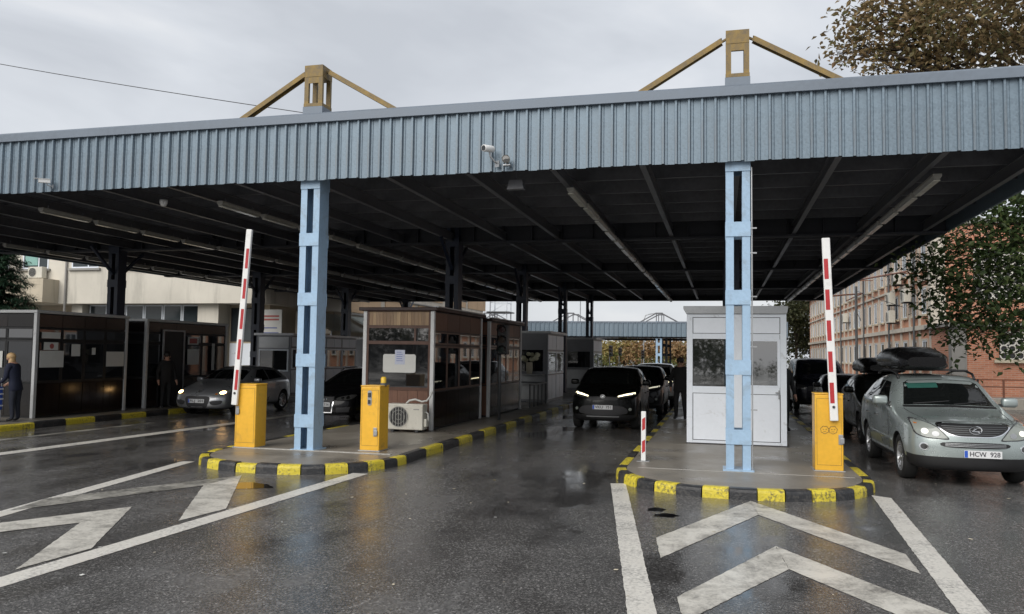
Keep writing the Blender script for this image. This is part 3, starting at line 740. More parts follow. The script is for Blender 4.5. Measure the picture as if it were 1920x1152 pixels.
# air conditioner standing before the brown booth
def aircon(label, loc, rz=0, w=.86, h=.58, d=.32, group='air conditioners', hang=False, hose=False):
    A = root('air_conditioner', label, 'air conditioner', loc, rz, group)
    add('case', box(-w/2, w/2, -d/2, d/2, .05, .05+h), m['ac'], A, True, bevel=.02)
    cx = -w*.17; cz = .05+h/2; R = h*.40
    add('fan_ring', MB().lathe([(R*1.0, -d/2-.002), (R*1.0, -d/2-.012), (R*1.06, -d/2-.012), (R*1.06, -d/2-.002)], (cx, 0, cz), 'y', 28), m['ac'], A, True)
    add('fan_well', MB().lathe([(.001, -d/2-.003), (R*.99, -d/2-.003)], (cx, 0, cz), 'y', 28), m['black'], A, True)
    g = MB()
    for i in range(7):
        x = -R+R*2*(i+.5)/7; hh = math.sqrt(max(0, R*R-x*x)); g.box(cx+x-.007, cx+x+.007, -d/2-.016, -d/2-.010, cz-hh, cz+hh)
    for r_ in (.3, .65, .95): g.lathe([(R*r_-.005, -d/2-.019), (R*r_+.005, -d/2-.019)], (cx, 0, cz), 'y', 24)
    add('grille', g, m['acgrille'], A, True)
    add('feet', MB().box(-w*.38, -w*.30, -d/2-.02, d/2+.02, 0, .05).box(w*.30, w*.38, -d/2-.02, d/2+.02, 0, .05) if not hang else
        MB().box(-w*.38, -w*.34, -d/2, d/2+.35, .0, .05).box(w*.34, w*.38, -d/2, d/2+.35, .0, .05), m['gasket'], A, True)
    if hose:
        add('hose', MB().tube([(-.02, -.02, .63), (.05, -.02, .70), (.18, .0, .73), (.33, .05, .68), (.43, .08, .70), (.48, .14, .78), (.52, .22, .90)], .022, 8), m['paper'], A, True, smooth=True)
        add('hose', MB().tube([(w/2+.0, .02, .45), (w/2+.06, .02, .42), (w/2+.07, .03, .25), (w/2+.0, .02, .20)], .018, 8), m['paper'], A, True, smooth=True)
        add('valve_cover', box(w/2, w/2+.07, -.10, .08, .12, .30), m['ac'], A, True, bevel=.02)
        add('badge', box(w*.24, w*.40, -d/2-.003, -d/2, .50, .525), m['acgrille'], A, True)
    return A
aircon('cream air conditioner unit on the island slab before the plank fronted booth', (-6.93, 17.42, .15), hose=True, group=None)

# white booth
wb = root('booth', 'white panelled booth with two windows standing behind the front right column', 'booth', (.29, 17.35, .15))
wx0, wx1, wy0, wy1 = -.70, 1.28, 17.35, 20.6
add('core', box(wx0+.04, wx1-.04, wy0+.05, wy1, .146, 2.86), m['upvc2'], wb)
add('roof', MB().prism([(wx0-.07, 2.99), (wx0-.07, 2.93), (wx0-.01, 2.83), (wx1+.01, 2.83), (wx1+.03, 2.93), (wx1+.03, 2.99)], 'y', wy0-.06, wy1+.06), m['greyframe'], wb, bevel=.006)
add('corner_post', box(wx0, wx0+.12, wy0-.012, wy0+.06, .146, 2.83), m['frame'], wb, bevel=.006); add('corner_post', box(wx1-.12, wx1, wy0-.012, wy0+.06, .146, 2.83), m['frame'], wb, bevel=.006)
add('mullion', box(.10, .50, wy0-.010, wy0+.055, .20, 2.83), m['frame'], wb)
for zz in ((.146, .22), (1.19, 1.33), (2.31, 2.42), (2.76, 2.828)): add('rail', box(wx0+.12, .10, wy0-.008, wy0+.055, *zz), m['frame'], wb); add('rail', box(.50, wx1-.12, wy0-.008, wy0+.055, *zz), m['frame'], wb)
def insert(n, x0, x1, z0, z1, mat):
    o = add(n, box(x0+.012, x1-.012, wy0+.008, wy0+.05, z0+.012, z1-.012), mat, wb, bevel=.004 if mat != m['wglass'] else 0)
    add('gasket', MB().box(x0, x1, wy0+.012, wy0+.05, z0, z0+.011).box(x0, x1, wy0+.012, wy0+.05, z1-.011, z1).box(x0, x0+.011, wy0+.012, wy0+.05, z0, z1).box(x1-.011, x1, wy0+.012, wy0+.05, z0, z1), m['gasket'], wb)
for (p, q) in ((wx0+.12, .10), (.50, wx1-.12)):
    insert('panel', p, q, .22, 1.19, m['upvc2']); insert('panel', p, q, 2.42, 2.76, m['upvc2'])
insert('pane', wx0+.12, .10, 1.33, 2.31, m['wglass'])
add('sash', MB().box(.50, .55, wy0-.014, wy0+.05, 1.331, 2.309).box(1.10, 1.158, wy0-.014, wy0+.05, 1.331, 2.309).box(.551, 1.099, wy0-.014, wy0+.05, 1.331, 1.37).box(.551, 1.099, wy0-.014, wy0+.05, 2.27, 2.309), m['frame'], wb)
add('pane', box(.551, 1.099, wy0+.006, wy0+.04, 1.371, 2.269), m['wglass'], wb)
add('door_handle', MB().box(1.115, 1.14, wy0-.03, wy0-.0145, 1.10, 1.28).box(1.06, 1.14, wy0-.055, wy0-.03, 1.22, 1.245), m['greyframe'], wb, bevel=.005)
add('door_seam', MB().box(.515, .522, wy0-.0105, wy0, .23, 2.40).box(1.145, 1.152, wy0-.0105, wy0, .23, 2.40), m['gasket'], wb)
add('plinth', box(wx0-.01, wx1+.01, wy0-.016, wy0+.05, .1465, .165), m['gasket'], wb)

# grey booths deeper in
def grey_booth(x0, x1, y0, y1, zt, label, n=2, front_win=True):
    B = root('booth', label, 'booth', ((x0+x1)/2, y0, .15))
    add('core', box(x0, x1, y0, y1, .146, zt), m['greybooth'], B); add('roof', box(x0-.1, x1+.14, y0-.1, y1+.1, zt, zt+.09), m['greyframe'], B)
    if front_win:
        pane('window', x0+.65, x1-.12, y0-.01, 0, 1.25, 2.15, m['glass'], B, m['greybooth'], .05)
        add('panel', box(x0+.25, x1-.1, y0-.02, y0-.002, .25, 1.18), m['greyframe'], B)
    w = (y1-y0)/n
    for i in range(n):
        p, q = y0+i*w+.03, y0+(i+1)*w-.03
        pane('window', x1+.012, 0, p, q, 1.2, 2.05, m['mglass'], B, m['frame'], .06, 'x', .02)
        for h in range(2):
            pp, qq = p+(q-p)*h/2+.02, p+(q-p)*(h+1)/2-.02
            add('panel', box(x1-.01, x1+.02, pp, qq, .25, 1.15), m['upvc2'], B); add('panel', box(x1-.01, x1+.02, pp, qq, 2.12, zt-.06), m['upvc2'], B)
    return B
grey_booth(-8.3, -6.3, 29.8, 32.9, 2.72, 'grey booth with one dark window behind the low steel rail')
grey_booth(-8.3, -6.3, 41.0, 44.0, 2.72, 'farthest grey booth on the brown booth island, beyond the one behind the low rail')
gb = grey_booth(-18.4, -16.85, 29.6, 35.6, 2.56, 'pale grey booth with four windows beyond the hatchback and the black estate', 4, False)
pane('window', -18.3, -16.95, 29.59, 0, 1.1, 2.0, m['glass'], gb, m['frame'], .06); add('panel', box(-18.3, -16.95, 29.575, 29.599, 2.05, 2.5), m['greyframe'], gb)
grey_booth(-19.5, -16.85, 37.6, 42.0, 2.56, 'pale booth farther down the left island beyond the one with four windows', 3, False)
rl = root('guard_rail', 'low steel rail in front of the grey booth with one dark window', 'guard rail', (-6.3, 27.8, .15))
add('top_rail', MB().box(-6.25, -6.19, 26.6, 29.2, .88, .93).box(-8.0, -6.25, 29.14, 29.2, .88, .93), m['steelpole'], rl)
for i in range(5): add('post', box(-6.24, -6.20, 26.6+i*.64, 26.64+i*.64, .143, .88), m['steelpole'], rl)
fv = root('flower_vase', 'bunch of cream flowers in a brown vase before the grey booth window', 'vase', (-6.95, 29.62, 1.22))
add('vase', MB().lathe([(.001, 0), (.10, 0), (.13, .2), (.12, .42), (.10, .44)], (-6.95, 29.62, 1.20), 'z', 14), m['lintel'], fv, smooth=True)
b = MB(); rnd = random.Random(4)
for i in range(16): b.ellipsoid((-6.95+rnd.uniform(-.36, .36), 29.62+rnd.uniform(-.12, .08), 1.80+rnd.uniform(-.10, .16)), (.09, .09, .08), 8, 5)
add('flowers', b, M('cream_petals', (.62, .60, .42), .6), fv, smooth=True, kind='stuff')
add('shelf', box(-7.4, -6.4, 29.46, 29.79, 1.16, 1.195), m['greyframe'], fv)

# traffic lights
def traffic_light(x, y, z0, zpole, label, head_h=.82, n=3, side=1, s=1.):
    T = root('traffic_light', label, 'traffic light', (x, y, z0), 0, 'traffic lights')
    add('pole', MB().tube([(x, y, z0), (x, y, zpole)], .045*s, 10), m['steelpole'], T, smooth=True)
    hx = x+.10*side*s; zb = zpole-head_h
    h = add('head', MB().box(hx-.15*s, hx+.15*s, y-.16*s, y+.10*s, zb, zpole), m['signalblack'], T, bevel=.03*s)
    for i, c in enumerate(('greenlens', 'amberlens', 'redlens')):
        cz = zb+head_h*(i+.5)/3
        add('lens', MB().lathe([(.001, -.165*s), (.10*s, -.163*s)], (hx, y, cz), 'y', 16), m[c], h)
        v = MB()
        pts = [(hx+.115*s*math.cos(a), cz+.115*s*math.sin(a)) for a in [math.radians(-20+220*k/12) for k in range(13)]]
        vs = [(px, y-.16*s, pz) for px, pz in pts]+[(px, y-.34*s, pz-.02) for px, pz in pts]
        v.add(vs, [(k, k+1, 13+k+1, 13+k) for k in range(12)]); add('visor', v, m['signalblack'], h)
    return T
traffic_light(-5.87, 21.45, .146, 2.74, 'black traffic light on a thin pole beside the second brown booth')
traffic_light(-9.6, 72, 0, 2.78, 'far black traffic light on a pole before the golden trees, left of the two others', .95, s=1.1)
traffic_light(-9.0, 74, 0, 2.6, 'far small traffic light turned sideways just right of the taller one', .7, s=.9)
traffic_light(-6.95, 74, 0, 2.4, 'far dark traffic light just left of the distant blue column', .75, s=.9)

# barriers
def barrier_box(x0, x1, y0, y1, zt, label, arm=None, beacon=False, lock=(0, 0), vents=False, group='yellow barrier cabinets'):
    B = root('barrier', label, 'barrier', ((x0+x1)/2, y0, .146), 0, group)
    add('cabinet', box(x0, x1, y0, y1, .15, zt), m['yellow'], B, bevel=.018, seg=3)
    add('base', box(x0-.025, x1+.025, y0-.025, y1+.02, .143, .158), m['greyframe'], B, bevel=.004)
    for bx in (x0-.008, x1+.008): add('bolt', MB().lathe([(.001, .172), (.009, .170), (.009, .157)], (bx, y0-.008, 0), 'z', 6), m['steelpole'], B)
    add('door_seam', MB().box(x0+.03, x0+.034, y0-.0015, y0+.004, .24, zt-.06).box(x1-.034, x1-.03, y0-.0015, y0+.004, .24, zt-.06).box(x0+.034, x1-.034, y0-.0015, y0+.004, .24, .244).box(x0+.034, x1-.034, y0-.0015, y0+.004, zt-.064, zt-.06), m['gasket'], B)
    add('lid', box(x0-.006, x1+.006, y0-.006, y1+.006, zt-.001, zt+.022), m['yellow'], B, bevel=.01)
    lx, lz = lock
    add('lock', MB().box(lx-.035, lx+.035, y0-.012, y0, lz-.08, lz+.08).box(lx-.012, lx+.05, y0-.03, y0-.012, lz-.06, lz+.03), m['greyframe'], B, bevel=.006)
    return B
def arm(B, p0, p1, w, d, red_side, nstr, offs=.0):
    p0, p1 = Vector(p0), Vector(p1); t = (p1-p0); Ln = t.length; t.normalize(); side = Vector((t.z, 0, -t.x))
    b = MB().bar(p0, p1, d, w, up=tuple(side))
    a = add('arm', b, m['white'], B, bevel=.012)
    for i in range(nstr):
        s0 = .28+i*(Ln-.45)/nstr; s1 = s0+(Ln-.45)/nstr*.66
        c0, c1 = p0+t*s0, p0+t*s1
        n = Vector((0, -d/2-.0025, 0)); q = side*(red_side*w*.12)
        add('reflector', MB().add([c0+n+q-side*w*.26, c0+n+q+side*w*.26, c1+n+q+side*w*.26, c1+n+q-side*w*.26], [(0, 1, 2, 3)]), m['red'], a)
    add('pivot', MB().lathe([(.001, -.012), (.022, -.012), (.022, 0)], (p0.x+t.x*.22, p0.y-d/2, p0.z+t.z*.22), 'y', 14), m['gasket'], a)
BL = barrier_box(-8.76, -8.33, 13.42, 13.80, 1.30, 'yellow barrier cabinet with raised striped arm beside the front left blue column', lock=(-8.71, .83))
arm(BL, (-8.735, 13.36, .93), (-8.535, 13.36, 4.20), .115, .06, 1, 5)
B2 = barrier_box(-6.40, -6.02, 13.78, 14.20, 1.31, 'yellow armless cabinet with an amber beacon before the plank fronted booth', lock=(-6.10, .49))
add('arm_slot', MB().prism(rounded(-6.26, -6.18, .97, 1.24, .03), 'y', 13.772, 13.781), m['greyframe'], B2); add('bolt', MB().box(-6.245, -6.195, 13.755, 13.771, 1.12, 1.20).box(-6.245, -6.205, 13.755, 13.771, 1.0, 1.07), m['gasket'], B2)
bc = add('beacon', MB().lathe([(.001, .13), (.035, .125), (.05, .10), (.052, .0)], (-6.06, 14.02, 1.36), 'z', 16), m['beaconyellow'], B2, smooth=True); add('beacon_base', MB().lathe([(.06, .0), (.06, .06), (.001, .06)], (-6.06, 14.02, 1.315), 'z', 16), m['steelpole'], bc)
BR = barrier_box(1.45, 1.88, 13.92, 14.32, 1.36, 'yellow barrier cabinet with graffiti and raised striped arm beside the silver SUV', lock=(1.84, .65))
arm(BR, (1.735, 13.86, .95), (1.63, 13.86, 3.88), .125, .06, -1, 5)
g = MB(); rnd = random.Random(3)
for cx in (1.60, 1.725):
    p = []
    for i in range(25):
        a = 2*math.pi*i/24; r_ = .062*(1+.10*math.sin(7*a)+rnd.uniform(-.05, .05)); p.append((cx+r_*math.cos(a), 13.917, .80+r_*.95*math.sin(a)))
    g.tube(p, .003, 5, cap=False)
    for dx in (-.02, .022): g.tube([(cx+dx-.008, 13.917, .805), (cx+dx+.008, 13.917, .812)], .004, 5)
    g.tube([(cx-.02, 13.917, .775), (cx, 13.917, .768), (cx+.02, 13.917, .777)], .0025, 5)
add('graffiti', g, m['ink'], BR)
bo = root('bollard', 'slim red and white bollard near the kerb, in front of the standing man in black', 'bollard', (-1.29, 14.16, .146))
add('post', MB().box(-1.335, -1.255, 14.12, 14.2, .15, .99), m['white'], bo, bevel=.01)
for z0 in (.28, .66): add('stripe', MB().add([(-1.335+.018, 14.1175, z0), (-1.255-.010, 14.1175, z0+.035), (-1.255-.010, 14.1175, z0+.235), (-1.335+.018, 14.1175, z0+.20)], [(0, 1, 2, 3)]), m['red'], bo)
add('base_plate', box(-1.40, -1.19, 14.06, 14.26, .143, .152), m['greyframe'], bo)
# ------------------------------------------------------------------ vehicles: lofted bodies, front towards -Y, origin on the road under the nose
def smoothp(pts, n=5, closed=True):
    """Catmull-Rom through 2D points"""
    P = [Vector(p) for p in pts]; out = []; N = len(P)
    for i in range(N if closed else N-1):
        p0, p1, p2, p3 = P[(i-1) % N], P[i], P[(i+1) % N], P[(i+2) % N]
        for k in range(n):
            t = k/n; out.append(tuple(.5*((2*p1)+(-p0+p2)*t+(2*p0-5*p1+4*p2-p3)*t*t+(-p0+3*p1-3*p2+p3)*t**3)))
    return out
def body_mesh(name, st, fo, ro, bulge_f, bulge_r, wheels, wr, paint, lower, zlower, wellx=.60):
    """st rows: y, then (z,w) for bottom, sill, mid, belt, glassmid, top, then centre z"""
    n = 18; V = []; F = []
    def ring(row, dy=None):
        y = row[0]; (zb, wb), (zs, ws), (zm, wm_), (zh, wh), (zg, wg), (zr, wr_) = row[1:7]; zc = row[7]
        pts = [(-wb, zb), (-wb/2, zb), (0, zb), (wb/2, zb), (wb, zb), (ws, zs), (wm_, zm), (wh, zh), (wg, zg), (wr_, zr), (wr_/2, (zr+2*zc)/3), (0, zc), (-wr_/2, (zr+2*zc)/3), (-wr_, zr), (-wg, zg), (-wh, zh), (-wm_, zm), (-ws, zs)]
        ids = [0, 0, 0, 0, 0, 1, 2, 3, 4, 5, 5, 5, 5, 5, 4, 3, 2, 1]
        return [[x, y, z] for x, z in pts], ids
    for i, row in enumerate(st):
        r_, ids = ring(row)
        if i in (0, len(st)-1):
            offs, bl, sg = (fo, bulge_f, -1) if i == 0 else (ro, bulge_r, 1)
            for p, k in zip(r_, ids):
                wmax = row[1+k][1]; t = min(1, abs(p[0])/wmax)
                p[1] += -sg*offs[k]+sg*bl*(1-t*t)*(1 if k in (0, 5) else 0)
        V += r_
    for i in range(len(st)-1):
        for k in range(n): F.append((i*n+k, i*n+(k+1) % n, (i+1)*n+(k+1) % n, (i+1)*n+k))
    for i, flip, offs, bl, sg in ((0, True, fo, bulge_f, -1), (len(st)-1, False, ro, bulge_r, 1)):
        base = i*n; row = st[i]
        grid = [[base+k for k in (0, 1, 2, 3, 4)]]
        for rr in range(1, 5):
            L_, R_ = base+18-rr, base+4+rr; z, w = row[1+rr]; line = [L_]
            for f in (-.5, 0, .5):
                V.append([f*w, row[0]-sg*offs[rr]+sg*bl*(1-f*f), z]); line.append(len(V)-1)
            line.append(R_); grid.append(line)
        grid.append([base+k for k in (13, 12, 11, 10, 9)])
        for a in range(5):
            for c in range(4): F.append((grid[a][c], grid[a][c+1], grid[a+1][c+1], grid[a+1][c]))
    me = bpy.data.meshes.new(name); me.from_pydata(V, [], F)
    bm = bmesh.new(); bm.from_mesh(me); bmesh.ops.recalc_face_normals(bm, faces=bm.faces)
    cl = bm.edges.layers.float.new('crease_edge'); bm.verts.ensure_lookup_table()
    for e in bm.edges:
        a, c = e.verts[0].index, e.verts[1].index
        if a < n*len(st) and c < n*len(st) and a % n == c % n:
            if a % n in (7, 15): e[cl] = .55
            if a % n in (9, 13): e[cl] = .35
            if a % n in (5, 17): e[cl] = .4
    bm.to_mesh(me); bm.free()
    o = bpy.data.objects.new('tmp', me); COL.objects.link(o); md = o.modifiers.new('s', 'SUBSURF'); md.levels = 2; md.render_levels = 2
    dg = bpy.context.evaluated_depsgraph_get(); me2 = bpy.data.meshes.new_from_object(o.evaluated_get(dg))
    bm = bmesh.new(); bm.from_mesh(me2); bvh = BVHTree.FromBMesh(bm); bm.free()
    o.modifiers.clear(); o.data = me2; me2.materials.clear(); me2.materials.append(paint); me2.materials.append(m['black'])
    cut = MB()
    for wy in wheels:
        for s in (-1, 1):
            a, c = sorted((s*wellx, s*1.3)); cut.lathe([(.001, a), (wr, a), (wr, c), (.001, c)], (0, wy, wr-.045), 'x', 28, 1)
    cme = cut.mesh('cut', [paint, m['black']]); bmm = bmesh.new(); bmm.from_mesh(cme); bmesh.ops.remove_doubles(bmm, verts=bmm.verts, dist=.002); bmesh.ops.recalc_face_normals(bmm, faces=bmm.faces); bmm.to_mesh(cme); bmm.free()
    co = bpy.data.objects.new('cut', cme); COL.objects.link(co)
    bo_ = o.modifiers.new('b', 'BOOLEAN'); bo_.operation = 'DIFFERENCE'; bo_.solver = 'EXACT'; bo_.object = co
    dg = bpy.context.evaluated_depsgraph_get(); me3 = bpy.data.meshes.new_from_object(o.evaluated_get(dg))
    bpy.data.objects.remove(o); bpy.data.objects.remove(co)
    me3.name = name
    for p in me3.polygons:
        if p.center.z < zlower(p.center.y) and lower: p.material_index = 1
    me3.polygons.foreach_set('use_smooth', [True]*len(me3.polygons))
    try: me3.set_sharp_from_angle(angle=math.radians(38))
    except Exception: pass
    return me3, bvh
def patch(bvh, pts, axis, off=.006, cuts=3, rim=.015):
    """outline projected on the body: axis 'F' pts=(x,z) from the front, 'B' from behind, 'R'/'L' pts=(y,z) from +X / -X, 'T' pts=(x,y) from above"""
    bm = bmesh.new(); vs = [bm.verts.new((p[0], p[1], 0)) for p in pts]; f = bm.faces.new(vs)
    bmesh.ops.triangulate(bm, faces=[f], quad_method='BEAUTY', ngon_method='BEAUTY')
    if cuts: bmesh.ops.subdivide_edges(bm, edges=bm.edges[:], cuts=cuts, use_grid_fill=True)
    d = {'F': Vector((0, 1, 0)), 'B': Vector((0, -1, 0)), 'R': Vector((-1, 0, 0)), 'L': Vector((1, 0, 0)), 'T': Vector((0, 0, -1))}[axis]
    for v in bm.verts:
        a, b = v.co.x, v.co.y
        o = {'F': Vector((a, -3, b)), 'B': Vector((a, 9, b)), 'R': Vector((3, a, b)), 'L': Vector((-3, a, b)), 'T': Vector((a, b, 4))}[axis]
        hit = bvh.ray_cast(o, d)[0]
        if hit is None: hit = bvh.find_nearest(o+d*(3.3 if axis in 'F' else 2.2))[0]
        v.co = hit-d*off
    ext = bmesh.ops.extrude_edge_only(bm, edges=[e for e in bm.edges if e.is_boundary])
    for v in [g for g in ext['geom'] if isinstance(g, bmesh.types.BMVert)]: v.co += d*(off+rim)
    bmesh.ops.recalc_face_normals(bm, faces=bm.faces)
    # outer faces must look against d
    s = sum(f.normal.dot(d)*f.calc_area() for f in bm.faces)
    if s > 0: bmesh.ops.reverse_faces(bm, faces=bm.faces)
    me = bpy.data.meshes.new('patch'); bm.to_mesh(me); bm.free()
    me.polygons.foreach_set('use_smooth', [True]*len(me.polygons))
    try: me.set_sharp_from_angle(angle=math.radians(40))
    except Exception: pass
    return me
WH = {}
def wheel_meshes(R, w, spokes, style):
    k = (R, w, spokes, style)
    if k in WH: return WH[k]
    ri = R*.66; h = w/2
    t = MB().lathe([(ri, -h*.8), (R*.80, -h), (R*.95, -h*.92), (R, -h*.6), (R, h*.6), (R*.95, h*.92), (R*.80, h), (ri, h*.8)], (0, 0, 0), 'x', 36)
    r_ = MB().lathe([(ri*.98, h*.3), (ri*1.02, h*.86), (ri*.93, h*.80), (ri*.90, h*.35)], (0, 0, 0), 'x', 36)
    r_.lathe([(.001, h*.62), (ri*.20, h*.60), (ri*.22, h*.3)], (0, 0, 0), 'x', 20)
    for i in range(spokes):
        a = 2*math.pi*i/spokes
        for da in ((-.10, .10) if style == 'twin' else (0,)):
            ca, sa = math.cos(a+da), math.sin(a+da)
            p0 = (h*.52, ri*.15*ca, ri*.15*sa); p1 = (h*.66, ri*.95*math.cos(a+da*1.6), ri*.95*math.sin(a+da*1.6))
            r_.bar(p0, p1, ri*(.13 if style == 'twin' else .20), .03, up=(1, 0, 0))
    bk = MB().lathe([(.001, h*.1), (ri*.93, h*.12)], (0, 0, 0), 'x', 24)
    WH[k] = (t.mesh('tyre', m['rubber'], smooth=True), r_.mesh('rim', m['rim'] if style != 'dark' else m['darkrim']), bk.mesh('brake_disc', m['darkmetal'])); return WH[k]
def add_wheels(C, wy, R, track, w=.22, spokes=5, style='plain'):
    tm_, rm, bm_ = wheel_meshes(R, w, spokes, style)
    for y in wy:
        for s in (-1, 1):
            e = bpy.data.objects.new('wheel', None); e.empty_display_size = .2; COL.objects.link(e); e.parent = C; e.location = (s*track, y, R); e.rotation_euler = (0, 0, 0 if s > 0 else math.pi)
            for n_, me in (('tyre', tm_), ('rim', rm), ('brake_disc', bm_)):
                o = bpy.data.objects.new(n_, me); COL.objects.link(o); o.parent = e
def mirx(pts): return [(-x, z) for x, z in pts]
def both(C, bvh, name, pts, mat, off=.006, cuts=3, label=None, kids=None):
    for s in (1, -1):
        o = link(name, patch(bvh, pts if s > 0 else mirx(pts), 'F', off, cuts), C, True); o.data.materials.append(mat)
        for (n2, p2, m2, o2) in (kids or []):
            q = link(n2, patch(bvh, p2 if s > 0 else mirx(p2), 'F', o2, 2), o, True); q.data.materials.append(m2)
def front(C, bvh, name, pts, mat, off=.006, cuts=3, parent=None):
    o = link(name, patch(bvh, pts, 'F', off, cuts), parent or C, True); o.data.materials.append(mat); return o
def sides(C, bvh, name, pts, mat, off=.005, cuts=3):
    for ax in 'RL':
        o = link(name, patch(bvh, pts, ax, off, cuts), C, True); o.data.materials.append(mat)
def ngon(cx, cz, rx, rz, n=16): return [(cx+rx*math.cos(2*math.pi*i/n), cz+rz*math.sin(2*math.pi*i/n)) for i in range(n)]
def ringp(cx, cz, rx, rz, yy, w, n=24, d=.012):
    b = MB(); b.tube([(cx+rx*math.cos(2*math.pi*i/n), yy, cz+rz*math.sin(2*math.pi*i/n)) for i in range(n+1)], w, 6, cap=False); return b
def front_y(bvh, x, z):
    h = bvh.ray_cast(Vector((x, -3, z)), Vector((0, 1, 0)))[0]; return h.y if h else 0.
def number_plate(C, bvh, cx, cz, s, w=.52, h=.112):
    y = min(front_y(bvh, cx+dx, cz+dz) for dx in (-.2, 0, .2) for dz in (-.05, .05))-.018
    p = add('number_plate', box(cx-w/2, cx+w/2, y, y+.012, cz-h/2, cz+h/2), m['plate'], C, True, bevel=.003)
    add('country_band', box(cx-w/2+.004, cx-w/2+.05, y-.0015, y+.002, cz-h/2+.005, cz+h/2-.005), m['plateblue'], p, True)
    text('plate_text', s, .098, m['ink'], p, Matrix.Translation((cx+.024, y-.001, cz)) @ FRONT, True, width=w*.80, bold=.0015)['kind'] = 'stuff'
def mirror_pods(C, x, y, z, mat, w=.24, h=.16):
    for s in (1, -1):
        b = MB(); cx = s*(x+w/2)
        b.box(cx-w/2, cx+w/2, y-.08, y+.08, z-h/2, z+h/2)
        o = add('wing_mirror', b, mat, C, True, bevel=.05, seg=3, smooth=True)
        add('mirror_stalk', MB().bar((s*(x-.06), y, z-h*.35), (s*(x+.04), y, z-h*.30), .05, .05), m['black'], o, True)
def seams(C, bvh, paths):
    for pts in paths:
        for ax in (1, -1):
            b = MB(); L_ = []
            for (y, z) in pts:
                h = bvh.ray_cast(Vector((3*ax, y, z)), Vector((-ax, 0, 0)))[0]
                if h: L_.append(h+Vector((.001*ax, 0, 0)))
            if len(L_) > 1: b.tube(L_, .0045, 5); add('door_seam', b, m['gasket'], C, True)
def handles(C, bvh, ys, z, mat):
    for y in ys:
        for ax in (1, -1):
            h = bvh.ray_cast(Vector((3*ax, y, z)), Vector((-ax, 0, 0)))[0]
            if h: add('door_handle', MB().tube([h+Vector((0, -.09, 0)), h+Vector((.03*ax, -.07, 0)), h+Vector((.03*ax, .07, .004)), h+Vector((0, .09, .004))], .013, 6), mat, C, True)
def wipers(C, bvh, zs, x0, x1):
    b = MB()
    for (a, c) in ((x0, (x0+x1)/2), ((x0+x1)/2+.05, x1)):
        L_ = []
        for i in range(6):
            x = a+(c-a)*i/5; z = zs+.05*i/5; h = bvh.ray_cast(Vector((x, -3, z)), Vector((0, 1, 0)))[0]
            if h: L_.append(h+Vector((0, -.02, .004)))
        if len(L_) > 1: b.tube(L_, .008, 5)
    add('wiper', b, m['black'], C, True)

def S(y, b, s, mm, h, g, r_, zc): return (y, b, s, mm, h, g, r_, zc)
# ---- family SUV body (4.73 m)
def suv_stations(L=4.73, H=1.67, W=.92, hood=1.0, cowl=1.13, y_cowl=1.48, y_roof=2.16, bx=1.0):
    w = W/.92; k = H/1.67; X = w*bx
    return [
     S(.16, (.24, .70*w), (.34, .80*w), (.56, .83*w), (hood-.17, .78*w), (hood-.10, .72*w), (hood-.05, .62*w), hood-.02),
     S(.42, (.22, .78*w), (.34, .885*w), (.62, .925*w), (hood-.11, .885*w), (hood-.04, .82*w), (hood+.00, .68*w), hood+.035),
     S(.93, (.22, .80*w), (.35, .895*w), (.66, .94*w), (hood-.02, .905*w), (hood+.03, .84*w), (hood+.05, .68*w), hood+.085),
     S(y_cowl-.14, (.22, .80*w), (.36, .895*w), (.68, .935*w), (cowl-.09, .91*w), (cowl-.035, .85*w), (cowl-.02, .70*w), cowl+.01),
     S(y_cowl+.06, (.22, .80*w), (.36, .895*w), (.68, .935*w), (cowl-.06, .915*w), (cowl+.03, .83*w), (cowl+.05, .70*w), cowl+.075),
     S(y_roof-.08, (.22, .80*w), (.36, .895*w), (.70, .935*w), (cowl-.03, .915*w), (1.39*k, .80*X), (1.605*k, .635*X), 1.64*k),
     S(y_roof+.35, (.22, .80*w), (.36, .895*w), (.70, .935*w), (cowl-.02, .92*w), (1.42*k, .80*X), (1.65*k, .65*X), 1.69*k),
     S(L*.62, (.22, .80*w), (.36, .895*w), (.70, .935*w), (cowl, .92*w), (1.43*k, .80*X), (1.66*k, .655*X), 1.70*k),
     S(L-.80, (.23, .80*w), (.37, .90*w), (.72, .94*w), (cowl+.02, .91*w), (1.40*k, .775*X), (1.61*k, .60*X), 1.665*k),
     S(L-.36, (.26, .78*w), (.40, .88*w), (.74, .92*w), (cowl+.03, .87*w), (1.34*k, .74*w), (1.52*k, .58*w), 1.58*k),
     S(L-.10, (.32, .72*w), (.44, .82*w), (.74, .87*w), (cowl+.0, .82*w), (1.18*k, .74*w), (1.24*k, .62*w), 1.27*k)]

